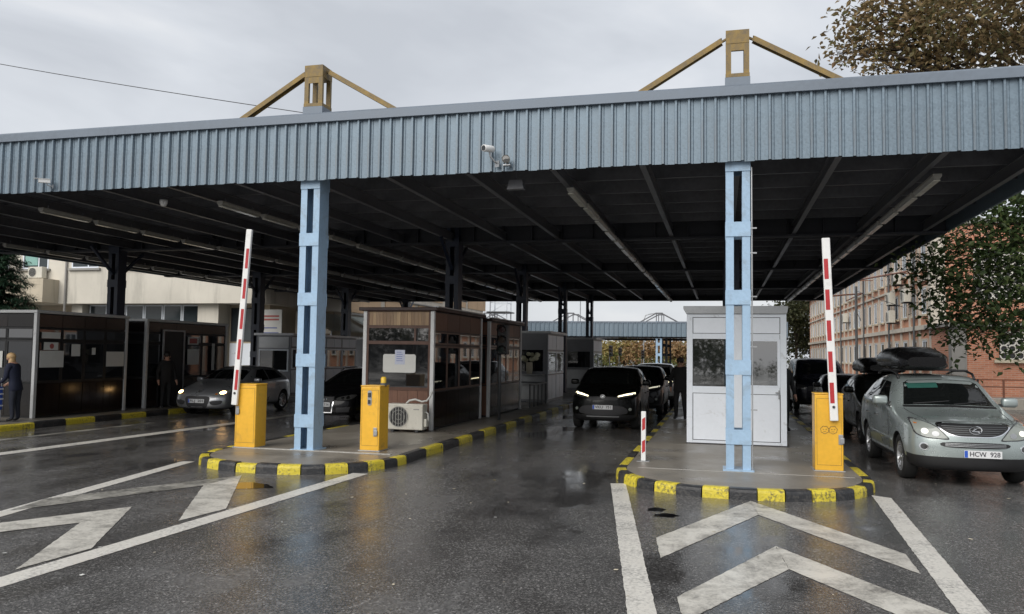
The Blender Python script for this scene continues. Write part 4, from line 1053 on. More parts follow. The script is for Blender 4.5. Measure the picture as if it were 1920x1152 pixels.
def silver_suv():
    C = root('car', 'silver green SUV with its headlights on, carrying a long black roof box', 'car', (3.75, 13.78, 0), math.radians(.8))
    pt = car_paint('silver_green_paint', (.34, .39, .385), .45, .28)
    st = suv_stations()
    me, bvh = body_mesh('body', st, [.06, .02, .0, .035, .06, .11], [.05, 0, 0, .0, .05, .12], .15, .08, (.93, 3.645), .405, pt, True, lambda y: .452 if y < .5 else .39)
    link('body', me, C, True)
    add_wheels(C, (.93, 3.645), .36, .785, .225, 5, 'twin')
    # glass
    ws = [(-.70, 1.17), (-.35, 1.185), (.35, 1.185), (.70, 1.17), (.585, 1.53), (.50, 1.575), (0, 1.595), (-.50, 1.575), (-.585, 1.53)]
    w_ = front(C, bvh, 'windscreen', ws, m['carglass'], .004, 4)
    front(C, bvh, 'sun_strip', [(-.56, 1.52), (-.54, 1.44), (-.06, 1.46), (-.06, 1.545)], m['sunstrip'], .008, 3, w_)
    sides(C, bvh, 'side_window', [(1.80, 1.15), (2.72, 1.16), (2.72, 1.55), (2.35, 1.53)], m['carglass'])
    sides(C, bvh, 'side_window', [(2.80, 1.16), (3.55, 1.18), (3.50, 1.54), (2.80, 1.555)], m['carglass'])
    sides(C, bvh, 'side_window', [(3.62, 1.19), (4.12, 1.24), (3.95, 1.45), (3.60, 1.53)], m['carglass'])
    sides(C, bvh, 'window_trim', [(1.62, 1.118), (4.2, 1.205), (4.2, 1.222), (1.62, 1.135)], m['chrome'], .008, 2)
    # lamps
    hl = smoothp([(.80, .985), (.66, .965), (.52, .90), (.42, .79), (.38, .735), (.50, .735), (.68, .75), (.80, .82)], 4)
    both(C, bvh, 'headlight_surround', smoothp([(.812, 1.0), (.66, .98), (.515, .915), (.408, .797), (.36, .722), (.50, .722), (.69, .736), (.815, .81)], 4), m['gasket'], .005, 3)
    both(C, bvh, 'headlight', hl, m['lamp'], .010, 3, None, [('projector', ngon(.68, .835, .048, .042), m['dimlamp'], .016), ('reflector', ngon(.54, .80, .05, .04), m['greyframe'], .014), ('indicator', [(.79, .955), (.75, .95), (.76, .935), (.79, .938)], m['amber'], .014)])
    gp = smoothp([(-.47, .955), (0, .965), (.47, .955), (.40, .84), (.24, .785), (0, .78), (-.24, .785), (-.40, .84)], 4)
    go = smoothp([(-.50, .968), (0, .978), (.50, .968), (.425, .835), (.25, .77), (0, .765), (-.25, .77), (-.425, .835)], 4)
    front(C, bvh, 'grille_surround', go, m['chrome'], .006, 3)
    gr = front(C, bvh, 'grille', gp, m['black'], .013, 3)
    b = MB()
    for z in (.805, .835, .865, .895, .925):
        hw = .25+.20*min(1, (z-.785)/.12); b.tube([(x, front_y(bvh, x, z)-.020, z) for x in [hw*(i/8-1) for i in range(17)]], .006, 5)
    add('grille_bar', b, m['steelpole'], gr, True)
    y = front_y(bvh, 0, .875)-.035
    e = ringp(0, .875, .085, .057, y, .009); e.tube([(.045, y, .905), (-.02, y, .905), (-.045, y, .86), (.05, y, .855)], .007, 6); e.tube([(-.045, y, .86), (.01, y, .895)], .006, 6)
    add('emblem', e, m['chrome'], gr, True)
    front(C, bvh, 'lower_grille', smoothp([(-.45, .675), (0, .69), (.45, .675), (.42, .61), (0, .60), (-.42, .61)], 3), m['black'], .006, 3)
    b = MB()
    for z in (.625, .645, .665): b.tube([(x, front_y(bvh, x, z)-.014, z) for x in [.42*(i/8-1) for i in range(17)]], .005, 5)
    add('grille_bar', b, m['greyframe'], C, True)
    both(C, bvh, 'fog_light', ngon(.70, .60, .064, .060), m['chrome'], .008, 2, None, [('lens', ngon(.70, .60, .046, .043), m['lampdark'], .014)])
    number_plate(C, bvh, .09, .515, 'HCW  928')
    b = MB(); add('plate_dot', MB().lathe([(.001, 0), (.008, 0)], (.115, front_y(bvh, .09, .515)-.03, .50), 'y', 10), m['ink'], C, True)
    mirror_pods(C, .90, 1.78, 1.23, pt)
    seams(C, bvh, [[(1.62, .42), (1.60, .7), (1.66, 1.05)], [(2.76, .40), (2.76, 1.1)], [(3.55, 1.1), (3.50, .75), (3.25, .5)]])
    for ax in 'RL':
        o = link('side_moulding', patch(bvh, [(1.40, .565), (3.2, .585), (3.2, .625), (1.40, .605)], ax, .012, 2), C, True); o.data.materials.append(pt)
    handles(C, bvh, (2.52, 3.36), .93, m['chrome'])
    for path in [[(s_*(.60+.13*t), .30+1.05*t) for t in [i/10 for i in range(11)]] for s_ in (1, -1)]+[[(.60*(i/8-1), .30-.05*(1-(i/8-1)**2)) for i in range(17)]]:
        L_ = []
        for (x, y) in path:
            h_ = bvh.ray_cast(Vector((x, y, 4)), Vector((0, 0, -1)))[0]
            if h_: L_.append(h_+Vector((0, 0, .0005)))
        add('bonnet_seam', MB().tube(L_, .0045, 5), m['gasket'], C, True)
    front(C, bvh, 'cowl', [(-.72, 1.135), (0, 1.15), (.72, 1.135), (.72, 1.165), (0, 1.182), (-.72, 1.165)], m['black'], .006, 3)
    for ax in (1, -1):
        L_ = []
        for (y, z) in ((.22, .72), (.35, .705), (.50, .69), (.60, .66)):
            h_ = bvh.ray_cast(Vector((3*ax, y, z)), Vector((-ax, 0, 0)))[0]
            if h_: L_.append(h_)
        add('bumper_seam', MB().tube(L_, .004, 5), m['gasket'], C, True)
    wipers(C, bvh, 1.19, -.55, .60)
    for s in (-1, 1):
        add('roof_rail', MB().tube([(s*.62, 2.22, 1.60), (s*.62, 2.35, 1.695), (s*.63, 2.8, 1.745), (s*.63, 3.5, 1.735), (s*.62, 3.95, 1.66)], .022, 8), m['black'], C, True, smooth=True)
    add('cross_bar', MB().box(-.63, .63, 2.62, 2.67, 1.742, 1.765), m['black'], C, True); add('cross_bar', MB().box(-.63, .63, 3.35, 3.40, 1.742, 1.765), m['black'], C, True)
    return C
def roof_box(label, loc, L, w, h, rz=0):
    R = root('roof_box', label, 'roof box', loc, rz, None)
    n = 14; V = []; F = []; q = 16
    for i in range(n+1):
        t = i/n; y = L*t; e = min(1, (max(.0, math.sin(math.pi*min(1, t*1.0+.0)))**.28)) if 0 < t < 1 else .25
        top = h*(.62+.38*min(1, t/.35)) if t < .35 else h*(1-.22*max(0, (t-.72)/.28)); ww = w/2*(.80+.20*e) if 0 < t < 1 else w/2*(.74 if t < .5 else .88)
        for k in range(q):
            a = 2*math.pi*k/q; c, s = math.cos(a), math.sin(a)
            x = ww*math.copysign(abs(c)**.45, c); z = (math.copysign(abs(s)**.55, s)); zz = h*.30+(top-h*.30)*z if z > 0 else h*.30*(1+z*(1 if 0 < t < 1 else .6))
            if not 0 < t < 1 and z > 0: zz = h*.30+(top-h*.30)*z*.72
            V.append((x, y, zz))
    for i in range(n):
        for k in range(q): F.append((i*q+k, i*q+(k+1) % q, (i+1)*q+(k+1) % q, (i+1)*q+k))
    F += [tuple(range(q))[::-1], tuple(n*q+k for k in range(q))]
    b = MB(); b.add(V, F); me = b.mesh('shell', car_paint('black_gloss_box', (.005, .005, .006), 0, .25), smooth=True)
    try: me.set_sharp_from_angle(angle=math.radians(50))
    except Exception: pass
    link('shell', me, R, True)
    add('foot', MB().box(-w*.35, w*.35, L*.28, L*.34, -.03, .03), m['black'], R, True); add('foot', MB().box(-w*.35, w*.35, L*.66, L*.72, -.03, .03), m['black'], R, True)
    add('lid_seam', MB().tube([(w/2*.985*sx, L*t, h*.30) for sx, t in ((-1, .12), (-1, .9))], .006, 5).tube([(w/2*.985, L*.12, h*.30), (w/2*.985, L*.9, h*.30)], .006, 5), m['steelpole'], R, True)
    return R

def crossover(label, loc, col, name, H=1.56, W=.885, L=4.2, led='led', plate=None, bonus=None, hoodz=.98, group=None, rz=0, lower=True):
    C = root('car', label, 'car', loc, rz, group)
    pt = car_paint(name, col, .3, .28)
    st = suv_stations(L, H, W, hoodz, hoodz+.14, 1.22, 1.72, 1.09); wy = (.86, .86+2.58)
    me, bvh = body_mesh('body', st, [.05, .02, .0, .03, .05, .12], [.05, 0, 0, 0, .05, .12], .17, .08, wy, .395, pt, lower, lambda y: .40)
    link('body', me, C, True); add_wheels(C, wy, .345, W-.125, .215, 5, 'dark')
    k = H/1.67; w = W/.92; c = hoodz+.16
    front(C, bvh, 'windscreen', [(-.69*w, c+.02), (-.35*w, c+.035), (.35*w, c+.035), (.69*w, c+.02), (.635*w, 1.54*k), (.55*w, 1.585*k), (0, 1.605*k), (-.55*w, 1.585*k), (-.635*w, 1.54*k)], m['carglass'], .004, 4)
    sides(C, bvh, 'side_window', [(1.52, c+.03), (2.38, c+.035), (2.38, 1.53*k), (2.05, 1.51*k)], m['carglass']); sides(C, bvh, 'side_window', [(2.45, c+.04), (3.30, c+.07), (3.10, 1.50*k), (2.45, 1.53*k)], m['carglass'])
    both(C, bvh, 'headlight', smoothp([(.80*w, hoodz+.00), (.60*w, hoodz-.02), (.36*w, hoodz-.10), (.38*w, hoodz-.145), (.60*w, hoodz-.13), (.82*w, hoodz-.07)], 4), m['lampdark'], .010, 3, None,
         [('daytime_light', [(.81*w, hoodz-.005), (.60*w, hoodz-.035), (.40*w, hoodz-.085), (.40*w, hoodz-.115), (.60*w, hoodz-.075), (.82*w, hoodz-.045)], m[led], .016)])
    gr = front(C, bvh, 'grille', smoothp([(-.34, hoodz-.12), (0, hoodz-.11), (.34, hoodz-.12), (.36, hoodz-.19), (0, hoodz-.2), (-.36, hoodz-.19)], 3), m['gasket'], .010, 3)
    front(C, bvh, 'lower_grille', smoothp([(-.52, .62), (0, .64), (.52, .62), (.60, .44), (0, .40), (-.60, .44)], 3), m['gasket'], .008, 3)
    y = front_y(bvh, 0, hoodz-.10)-.03; e = ringp(0, hoodz-.10, .062, .042, y, .007, 20); e.add([(-.03, y, hoodz-.12), (.03, y, hoodz-.12), (.03, y, hoodz-.08), (-.03, y, hoodz-.08)], [(0, 1, 2, 3)]); add('emblem', e, m['chrome'], C, True)
    both(C, bvh, 'fog_light', ngon(.72*w, .555, .04, .04, 12), m['lamp'], .012, 2)
    b = MB().tube([(x, front_y(bvh, x, .36)-.012, .36) for x in [.42*(i/6-1) for i in range(13)]], .014, 6); add('bumper_trim', b, m['greyframe'], C, True)
    if plate: number_plate(C, bvh, .0, .60, plate)
    else: number_plate(C, bvh, .0, .60, 'CXB  417')
    mirror_pods(C, W-.01, 1.52, c+.06, pt, .22, .15)
    seams(C, bvh, [[(1.38, .42), (1.36, .7), (1.42, 1.0)], [(2.42, .40), (2.42, 1.05)]]); handles(C, bvh, (2.2, 3.0), .90, pt)
    return C, bvh

def hatchback(label, loc, rz=0):
    C = root('car', label, 'car', loc, rz); pt = car_paint('grey_silver_paint', (.30, .31, .33), .5, .3)
    L, W, H = 4.30, .905, 1.47; w = W/.92
    st = [
     S(.14, (.20, .68), (.28, .78), (.44, .82), (.60, .80), (.66, .74), (.70, .64), .72),
     S(.36, (.18, .78), (.28, .87), (.50, .905), (.70, .86), (.76, .79), (.79, .66), .81),
     S(.86, (.18, .80), (.29, .885), (.56, .915), (.82, .88), (.88, .81), (.905, .66), .93),
     S(1.16, (.18, .80), (.29, .885), (.58, .915), (.89, .89), (.95, .82), (.965, .68), .99),
     S(1.36, (.18, .80), (.29, .885), (.60, .915), (.92, .895), (1.00, .81), (1.03, .68), 1.05),
     S(2.05, (.18, .80), (.29, .885), (.60, .915), (.95, .895), (1.19, .77), (1.375, .58), 1.42),
     S(2.45, (.18, .80), (.29, .885), (.60, .915), (.96, .90), (1.22, .77), (1.42, .585), 1.465),
     S(3.00, (.18, .80), (.29, .885), (.61, .915), (.98, .90), (1.22, .765), (1.415, .58), 1.46),
     S(3.60, (.19, .80), (.30, .885), (.62, .91), (1.0, .885), (1.19, .74), (1.36, .555), 1.41),
     S(4.02, (.24, .76), (.34, .85), (.64, .88), (.98, .83), (1.09, .72), (1.17, .56), 1.20),
     S(4.20, (.30, .70), (.38, .79), (.62, .82), (.86, .77), (.92, .70), (.96, .58), .98)]
    wy = (.90, .90+2.64)
    me, bvh = body_mesh('body', st, [.05, .01, .0, .05, .09, .16], [.05, 0, 0, 0, .05, .12], .17, .08, wy, .365, pt, True, lambda y: .225)
    link('body', me, C, True); add_wheels(C, wy, .318, .775, .205, 7, 'plain')
    front(C, bvh, 'windscreen', [(-.67, 1.03), (-.35, 1.05), (.35, 1.05), (.67, 1.03), (.565, 1.33), (.48, 1.365), (0, 1.385), (-.48, 1.365), (-.565, 1.33)], m['carglass'], .004, 4)
    sides(C, bvh, 'side_window', [(1.72, 1.0), (2.55, 1.01), (2.55, 1.34), (2.2, 1.315)], m['carglass']); sides(C, bvh, 'side_window', [(2.62, 1.015), (3.50, 1.07), (3.25, 1.29), (2.62, 1.335)], m['carglass'])
    both(C, bvh, 'headlight', smoothp([(.84, .765), (.68, .745), (.50, .66), (.46, .61), (.62, .605), (.80, .655)], 4), m['lamp'], .010, 3, None, [('bulb', ngon(.70, .69, .085, .045), m['halogen'], .016), ('indicator', ngon(.55, .645, .04, .022), m['amber'], .014)])
    front(C, bvh, 'grille', smoothp([(-.38, .56), (0, .575), (.38, .56), (.34, .33), (.26, .24), (0, .235), (-.26, .24), (-.34, .33)], 3), m['gasket'], .010, 3)
    both(C, bvh, 'side_intake', smoothp([(.42, .43), (.62, .46), (.74, .45), (.70, .36), (.54, .32), (.44, .35)], 3), m['gasket'], .008, 3)
    both(C, bvh, 'fog_light', ngon(.78, .40, .035, .035, 12), m['lamp'], .012, 2)
    y = front_y(bvh, 0, .70)-.014; add('emblem', MB().add([(0, y, .77), (.035, y, .705), (0, y, .64), (-.035, y, .705)], [(0, 1, 2, 3)]), m['black'], C, True)
    number_plate(C, bvh, .0, .44, 'RLJ  201')
    mirror_pods(C, .88, 1.68, 1.02, pt, .22, .14)
    seams(C, bvh, [[(1.45, .32), (1.42, .6), (1.50, .9)], [(2.58, .3), (2.58, .97)]]); handles(C, bvh, (2.34, 3.2), .84, pt)
    return C
def estate(label, loc, rz=0):
    C = root('car', label, 'car', loc, rz); pt = car_paint('black_estate_paint', (.006, .006, .007), .1, .2)
    L, W, H = 4.75, .915, 1.46
    st = [
     S(.14, (.20, .70), (.28, .80), (.46, .84), (.64, .82), (.70, .76), (.74, .66), .76),
     S(.40, (.18, .78), (.28, .88), (.52, .915), (.74, .88), (.80, .81), (.83, .68), .855),
     S(.90, (.18, .80), (.29, .885), (.56, .915), (.84, .89), (.90, .82), (.92, .67), .95),
     S(1.40, (.18, .80), (.29, .885), (.58, .915), (.91, .895), (.96, .83), (.975, .69), 1.0),
     S(1.60, (.18, .80), (.29, .885), (.60, .915), (.93, .895), (1.01, .81), (1.04, .69), 1.06),
     S(2.28, (.18, .80), (.29, .885), (.60, .915), (.95, .895), (1.18, .77), (1.365, .58), 1.41),
     S(2.70, (.18, .80), (.29, .885), (.60, .915), (.96, .90), (1.21, .77), (1.41, .585), 1.455),
     S(3.40, (.18, .80), (.29, .885), (.61, .915), (.97, .90), (1.21, .765), (1.40, .58), 1.445),
     S(4.10, (.19, .80), (.30, .885), (.62, .91), (.98, .885), (1.18, .75), (1.35, .565), 1.40),
     S(4.50, (.24, .76), (.34, .85), (.64, .88), (.97, .84), (1.08, .73), (1.17, .57), 1.20),
     S(4.66, (.30, .70), (.38, .79), (.62, .82), (.86, .77), (.92, .70), (.96, .58), .98)]
    wy = (.93, .93+2.81)
    me, bvh = body_mesh('body', st, [.05, .01, .0, .05, .08, .14], [.05, 0, 0, 0, .05, .12], .14, .08, wy, .37, pt, True, lambda y: .215)
    link('body', me, C, True); add_wheels(C, wy, .325, .785, .215, 5, 'twin')
    front(C, bvh, 'windscreen', [(-.68, 1.03), (-.35, 1.05), (.35, 1.05), (.68, 1.03), (.565, 1.32), (.48, 1.355), (0, 1.375), (-.48, 1.355), (-.565, 1.32)], m['carglass'], .004, 4)
    sides(C, bvh, 'side_window', [(1.95, 1.0), (2.80, 1.01), (2.80, 1.33), (2.45, 1.305)], m['carglass']); sides(C, bvh, 'side_window', [(2.87, 1.01), (3.85, 1.03), (3.70, 1.29), (2.87, 1.33)], m['carglass'])
    both(C, bvh, 'headlight', smoothp([(.84, .77), (.62, .745), (.44, .69), (.42, .63), (.62, .62), (.82, .67)], 4), m['lampdark'], .010, 3, None, [('reflector', ngon(.70, .69, .05, .04), m['chrome'], .016), ('reflector', ngon(.57, .675, .045, .038), m['chrome'], .016)])
    front(C, bvh, 'grille_surround', [(-.37, .735), (.37, .735), (.30, .27), (-.30, .27)], m['chrome'], .008, 4)
    g = front(C, bvh, 'grille', [(-.34, .71), (.34, .71), (.28, .295), (-.28, .295)], m['gasket'], .013, 4)
    b = MB(); y = front_y(bvh, 0, .64)-.03
    for i in range(4): cx = -.105+i*.07; b.tube([(cx+.045*math.cos(a), y, .64+.045*math.sin(a)) for a in [2*math.pi*k/16 for k in range(17)]], .006, 5, cap=False)
    add('emblem', b, m['chrome'], g, True)
    number_plate(C, bvh, 0, .50, 'KAV  356')
    both(C, bvh, 'side_intake', [(.42, .42), (.78, .44), (.74, .30), (.42, .29)], m['gasket'], .008, 3)
    b = MB().tube([(x, front_y(bvh, x, .245)-.012, .245) for x in [.7*(i/8-1) for i in range(17)]], .010, 5); add('bumper_trim', b, m['chrome'], C, True)
    mirror_pods(C, .89, 1.9, 1.02, pt, .22, .14); seams(C, bvh, [[(1.68, .32), (1.66, .6), (1.74, .9)], [(2.83, .3), (2.83, .97)]])
    for s in (-1, 1): add('roof_rail', MB().tube([(s*.58, 2.4, 1.38), (s*.58, 2.6, 1.45), (s*.585, 3.4, 1.47), (s*.57, 4.1, 1.40)], .016, 8), m['chrome'], C, True, smooth=True)
    return C
silver_suv()
roof_box('long black roof box on the silver green SUV', (3.52, 15.75, 1.765), 2.7, .84, .42)
crossover('dark crossover with bright slit headlights leading the middle lane', (-2.97, 20.95, 0), (.006, .0065, .006), 'black_crossover_paint', H=1.60, plate='VKU  751')
crossover('dark crossover directly behind the leading one in the middle lane', (-2.72, 26.3, 0), (.009, .009, .010), 'dark_crossover_paint', led='dimlamp', H=1.58)
crossover('pale grey crossover third in the middle lane queue, near the standing man in black', (-2.62, 31.6, 0), (.38, .38, .37), 'pale_crossover_paint', led='led', H=1.62)
crossover('black crossover carrying a low roof box, right behind the silver green SUV', (3.95, 19.5, 0), (.006, .007, .006), 'black_green_paint', plate='BPL  088')
roof_box('low black roof box on the black crossover behind the silver SUV', (3.85, 21.2, 1.60), 2.3, 1.0, .38)
crossover('small glossy black car seen between the white booth and the striped barrier arm', (3.85, 25.3, 0), (.010, .010, .012), 'gloss_black_paint', led='dimlamp', H=1.44, hoodz=.90)
hatchback('grey hatchback with warm lit headlights leaving the left booths', (-14.9, 20.85, 0), math.radians(2))
estate('black estate car with a tall chrome grille half hidden by the left blue column', (-10.55, 20.2, 0), 0)
def van(label, loc):
    C = root('van', label, 'van', loc); pt = car_paint('dark_van_paint', (.010, .011, .018), .2, .25)
    st = [S(.14, (.24, .78), (.34, .88), (.60, .92), (.95, .90), (1.05, .84), (1.12, .74), 1.14),
          S(.45, (.22, .84), (.34, .93), (.65, .96), (1.05, .94), (1.15, .88), (1.22, .76), 1.24),
          S(.85, (.22, .86), (.34, .94), (.70, .97), (1.12, .95), (1.25, .89), (1.32, .78), 1.34),
          S(1.45, (.22, .86), (.34, .94), (.72, .97), (1.15, .96), (1.55, .87), (1.80, .74), 1.84),
          S(2.0, (.22, .86), (.34, .94), (.72, .97), (1.16, .96), (1.60, .87), (1.90, .76), 1.94),
          S(4.4, (.22, .86), (.34, .94), (.72, .97), (1.16, .96), (1.60, .87), (1.90, .76), 1.94),
          S(4.85, (.30, .82), (.40, .90), (.72, .93), (1.14, .92), (1.55, .84), (1.82, .74), 1.86)]
    me, bvh = body_mesh('body', st, [.05, .0, 0, .03, .06, .10], [.02]*6, .14, .04, (.95, 3.95), .37, pt, True, lambda y: .38)
    link('body', me, C, True); add_wheels(C, (.95, 3.95), .33, .84, .21, 5, 'dark')
    front(C, bvh, 'windscreen', [(-.78, 1.33), (0, 1.36), (.78, 1.33), (.70, 1.72), (0, 1.78), (-.70, 1.72)], m['carglass'], .004, 4)
    sides(C, bvh, 'side_window', [(1.25, 1.25), (2.2, 1.25), (2.2, 1.72), (1.65, 1.70)], m['carglass'])
    both(C, bvh, 'headlight', [(.88, 1.0), (.62, .95), (.60, .80), (.86, .82)], m['lampdark'], .01, 3)
    front(C, bvh, 'grille', [(-.5, .92), (.5, .92), (.5, .74), (-.5, .74)], m['gasket'], .008, 3); number_plate(C, bvh, 0, .5, 'DTK  640'); mirror_pods(C, .95, 1.2, 1.25, m['black'], .2, .26)
    return C
van('dark tall van at the far end of the right lane queue', (3.55, 31.2, 0))
# ------------------------------------------------------------------ buildings
# brick building on the right: street front along +Y at x = XW, single storey wing at its near end
XW, YW, YE = 10.45, 42.0, 106.0
bb = root('brick_building', 'long three storey brick building with cream strips and a low wing', 'building', (XW+5, YW, 0))
add('wall', box(XW+.12, XW+14, YW+4.0, YE, 0, 8.9), m['brickpink'], bb); add('roof', box(XW-.35, XW+14.4, YW+3.6, YE+.4, 8.9, 9.15), m['concrete'], bb)
add('wing_wall', box(XW+.05, XW+14, YW, YW+3.98, 0, 3.50), m['brick'], bb); add('wing_roof', box(XW-.25, XW+14.3, YW-.30, YW+4.2, 3.50, 3.68), m['concrete'], bb)
add('pilaster', box(XW-.02, XW+.62, YW-.06, YW+.5, 0, 3.495), m['concrete'], bb)
add('gable_wall', box(XW+.7, XW+13, YW+3.80, YW+3.99, 3.69, 8.88), m['brick'], bb)
add('corner_strip', box(XW+.0, XW+.70, YW+3.78, YW+4.4, 3.69, 8.88), m['paleplaster'], bb)
add('string_course', box(XW-.10, XW+.11, YW+4.21, YE, 3.52, 3.76), m['paleplaster'], bb); add('string_course', box(XW-.03, XW+.11, YW+4.21, YE, 6.12, 6.24), m['paleplaster'], bb)
y = YW+5.0; k = 0
while y < YE-2:
    add('strip', box(XW+.03, XW+.115, y-.85, y-.60, 3.77, 8.88), m['paleplaster'], bb)
    add('strip', box(XW+.04, XW+.115, y-.9, y-.55, 0, 3.50), m['paleplaster'], bb)
    for z0, z1, nm in ((1.55, 2.95, 0), (4.35, 5.75, 1), (6.75, 8.20, 2)):
        w_ = pane('window', XW+.10, 0, y, y+1.05, z0, z1, m['bglass'], bb, m['frame'], .07, 'x', -.03)
        add('sill', box(XW-.06, XW+.09, y-.1, y+1.15, z0-.11, z0-.003), m['lintel'], w_)
        if (k+nm) % 3 == 0: add('mullion', box(XW+.075, XW+.095, y+.50, y+.55, z0+.07, z1-.07), m['frame'], w_)
        add('surround', MB().box(XW+.05, XW+.118, y-.10, y-.012, z0, z1+.1).box(XW+.05, XW+.118, y+1.062, y+1.14, z0, z1+.1).box(XW+.05, XW+.118, y-.012, y+1.062, z1+.003, z1+.1), m['paleplaster'], w_)
    y += 2.35; k += 1
for y in (YW+5.6, YW+12.5, YW+22, YW+34): add('downpipe', MB().tube([(XW-.12, y+1.45, .1), (XW-.12, y+1.45, 8.85)], .07, 8), m['steelpole'], bb)
for i, (yy, zz, lb) in enumerate(((54.2, 5.20, 'upper of two air conditioners stacked on the brick facade left of the downpipe'), (54.3, 4.1, 'lower of two air conditioners stacked on the brick facade left of the downpipe'), (50.0, 5.1, 'air conditioner on the brick facade right of the downpipe and nearest the tree'), (52.5, 6.3, 'highest air conditioner on the brick facade beside the downpipe'), (73.5, 4.9, 'far air conditioner on the brick facade seen just right of the striped arm'))):
    aircon(lb, (XW-.33, yy, zz), -math.pi/2, .95, .75, .36, 'air conditioners on the brick facade', True)
# lattice window of the wing
lw = add('window', box(XW+1.98, XW+3.72, YW-.02, YW+.04, 1.98, 3.28), m['gasket'], bb)
b = MB()
nx, nz = 5, 4; dx, dz = 1.70/nx, 1.26/nz
for i in range(nx):
    for j in range(nz):
        cx, cz = XW+2.0+dx*(i+.5), 2.0+dz*(j+.5)
        b.tube([(cx+dx*.46*math.copysign(abs(math.cos(a))**1.15, math.cos(a)), YW-.05, cz+dz*.53*math.copysign(abs(math.sin(a))**.9, math.sin(a))) for a in [2*math.pi*t/14 for t in range(15)]], .034, 6, cap=False)
add('lattice', b, m['lattice'], lw); add('sill', box(XW+1.75, XW+3.95, YW-.16, YW+.02, 1.83, 1.96), m['lintel'], lw)
lw2 = add('window', box(XW+1.98, XW+4.6, YW+3.74, YW+3.82, 5.0, 7.6), m['gasket'], bb)
b = MB(); nx, nz = 6, 7
for i in range(nx):
    for j in range(nz):
        cx, cz = XW+2.0+.43*(i+.5), 5.02+.37*(j+.5)
        b.tube([(cx+.2*math.cos(a), YW+3.70, cz+.19*math.sin(a)) for a in [2*math.pi*t/12 for t in range(13)]], .036, 6, cap=False)
add('lattice', b, m['lattice'], lw2)
# pipe racks reaching across to the facade
pp = root('pipe', 'rusty red pipe crossing high towards the brick facade', 'pipe', (6, 60, 7)); add('tube', MB().tube([(5.7, 46.9, 5.30), (XW-.1, 66, 6.85)], .05, 8).tube([(XW-.1, 66, 6.85), (XW-.1, 74, 6.85)], .05, 8), m['rust'], pp)
pp = root('pipe', 'higher rusty pipe between the canopy edge and the brick facade', 'pipe', (6, 60, 8)); add('tube', MB().tube([(XW-.9, 47, 6.6), (XW-.9, 63, 7.6)], .055, 8), m['rust'], pp); add('bracket', MB().box(XW-.95, XW, 47.2, 47.26, 6.5, 6.55).box(XW-.95, XW, 62, 62.06, 7.45, 7.5), m['rust'], pp)
pl = root('utility_pole', 'thin grey utility pole before the brick facade seen between the arm and the roof box', 'pole', (8.6, 50, 0)); add('post', MB().tube([(9.0, 60, 0), (9.0, 60, 6.9)], .09, 8), m['steelpole'], pl); 
cb = root('cable', 'black cable looping from the utility pole to the air conditioners', 'cable', (9, 60, 6)); add('wire', MB().tube([(9.0, 60, 6.6), (9.3, 56, 5.9), (9.7, 52.5, 5.3), (10.1, 50.5, 4.9)], .02, 5).tube([(9.0, 60, 5.2), (9.6, 62, 4.6), (10.2, 66, 5.0)], .02, 5), m['darkmetal'], cb)
# railing before the wing
ra = root('railing', 'brown steel railing in front of the low brick wing', 'railing', (12, 39, 0))
for i in range(7):
    x = 10.7+i*1.0; add('post', box(x-.035, x+.035, 39.0, 39.07, 0, 1.12), m['rust' if i % 2 else 'darkmetal'], ra)
for z in (1.08, .78): add('rail', box(10.3, 17.2, 39.02, 39.06, z, z+.05), m['rust'], ra)
add('ramp', MB().prism([(10.2, 0), (17.3, 0), (17.3, .34), (10.2, .2)], 'y', 39.2, 41.9), m['concrete'], ra)
gs = root('planter', 'low pale concrete planter wall on the ground before the brick wing', 'planter', (12, 36, 0)); add('wall', box(9.2, 17, 36.0, 36.4, 0, .42), m['paleplaster'], gs); add('soil', box(9.25, 16.95, 36.4, 37.2, 0, .36), m['bark'], gs)

# cream building on the left, facing the camera, with a long side wall running away
XC, YC = -22.7, 37.0
cbld = root('cream_building', 'cream plastered building with an overhanging upper storey behind the dark booths', 'building', (-32, YC, 0))
r_ = 1.3; cor = [(XC-r_+r_*math.sin(a), YC+r_-r_*math.cos(a)) for a in [math.pi/2*i/8 for i in range(9)]]
add('upper_wall', MB().prism([(-62, YC)]+cor+[(XC, YC+9), (-62, YC+9)], 'z', 4.36, 9.6), m['cream'], cbld)
add('lower_wall', box(-62, XC-.6, YC+1.6, YC+9, 0, 4.355), m['tan'], cbld)
add('roof', box(-62.2, XC+.2, YC-.2, YC+9, 9.6, 9.85), m['concrete'], cbld)
add('pilaster', box(-26.95, -25.70, YC+.55, YC+1.6, 0, 4.35), m['cream'], cbld); add('pilaster', box(-35.0, -34.3, YC+.55, YC+1.6, 0, 4.35), m['cream'], cbld)
add('plinth_band', box(-34.2, -27.0, YC+.9, YC+1.59, 0, 3.1), m['tan'], cbld)
x = -34.2
while x < -27.2:
    pane('window', x, x+1.15, YC+1.0, 0, 3.12, 4.34, m['bglass'], cbld, m['frame'], .07); x += 1.2
for x in (-25.6, -24.9): pane('window', x, x+.66, YC+1.58, 0, 2.4, 4.2, m['bglass'], cbld, m['darkmetal'], .06)
dr = add('door', box(-25.6, -24.3, YC+1.52, YC+1.59, 0, 2.3), m['frame'], cbld)
for x in (-40.6, -37.9, -34.6, -31.8):
    w_ = pane('window', x, x+1.75, YC, 0, 6.3, 8.3, m['bglass'], cbld, m['frame'], .08, label='window with a pale green blind' if x == -37.9 else None)
    add('mullion', box(x+1.05, x+1.12, YC-.015, YC+.02, 6.38, 8.22), m['frame'], w_); add('sill', box(x-.15, x+1.9, YC-.14, YC-.003, 6.18, 6.295), m['concrete'], w_)
add('blind', box(-37.75, -36.9, YC-.012, YC-.005, 6.5, 8.2), M('green_blind', (.22, .40, .36), .7), cbld)
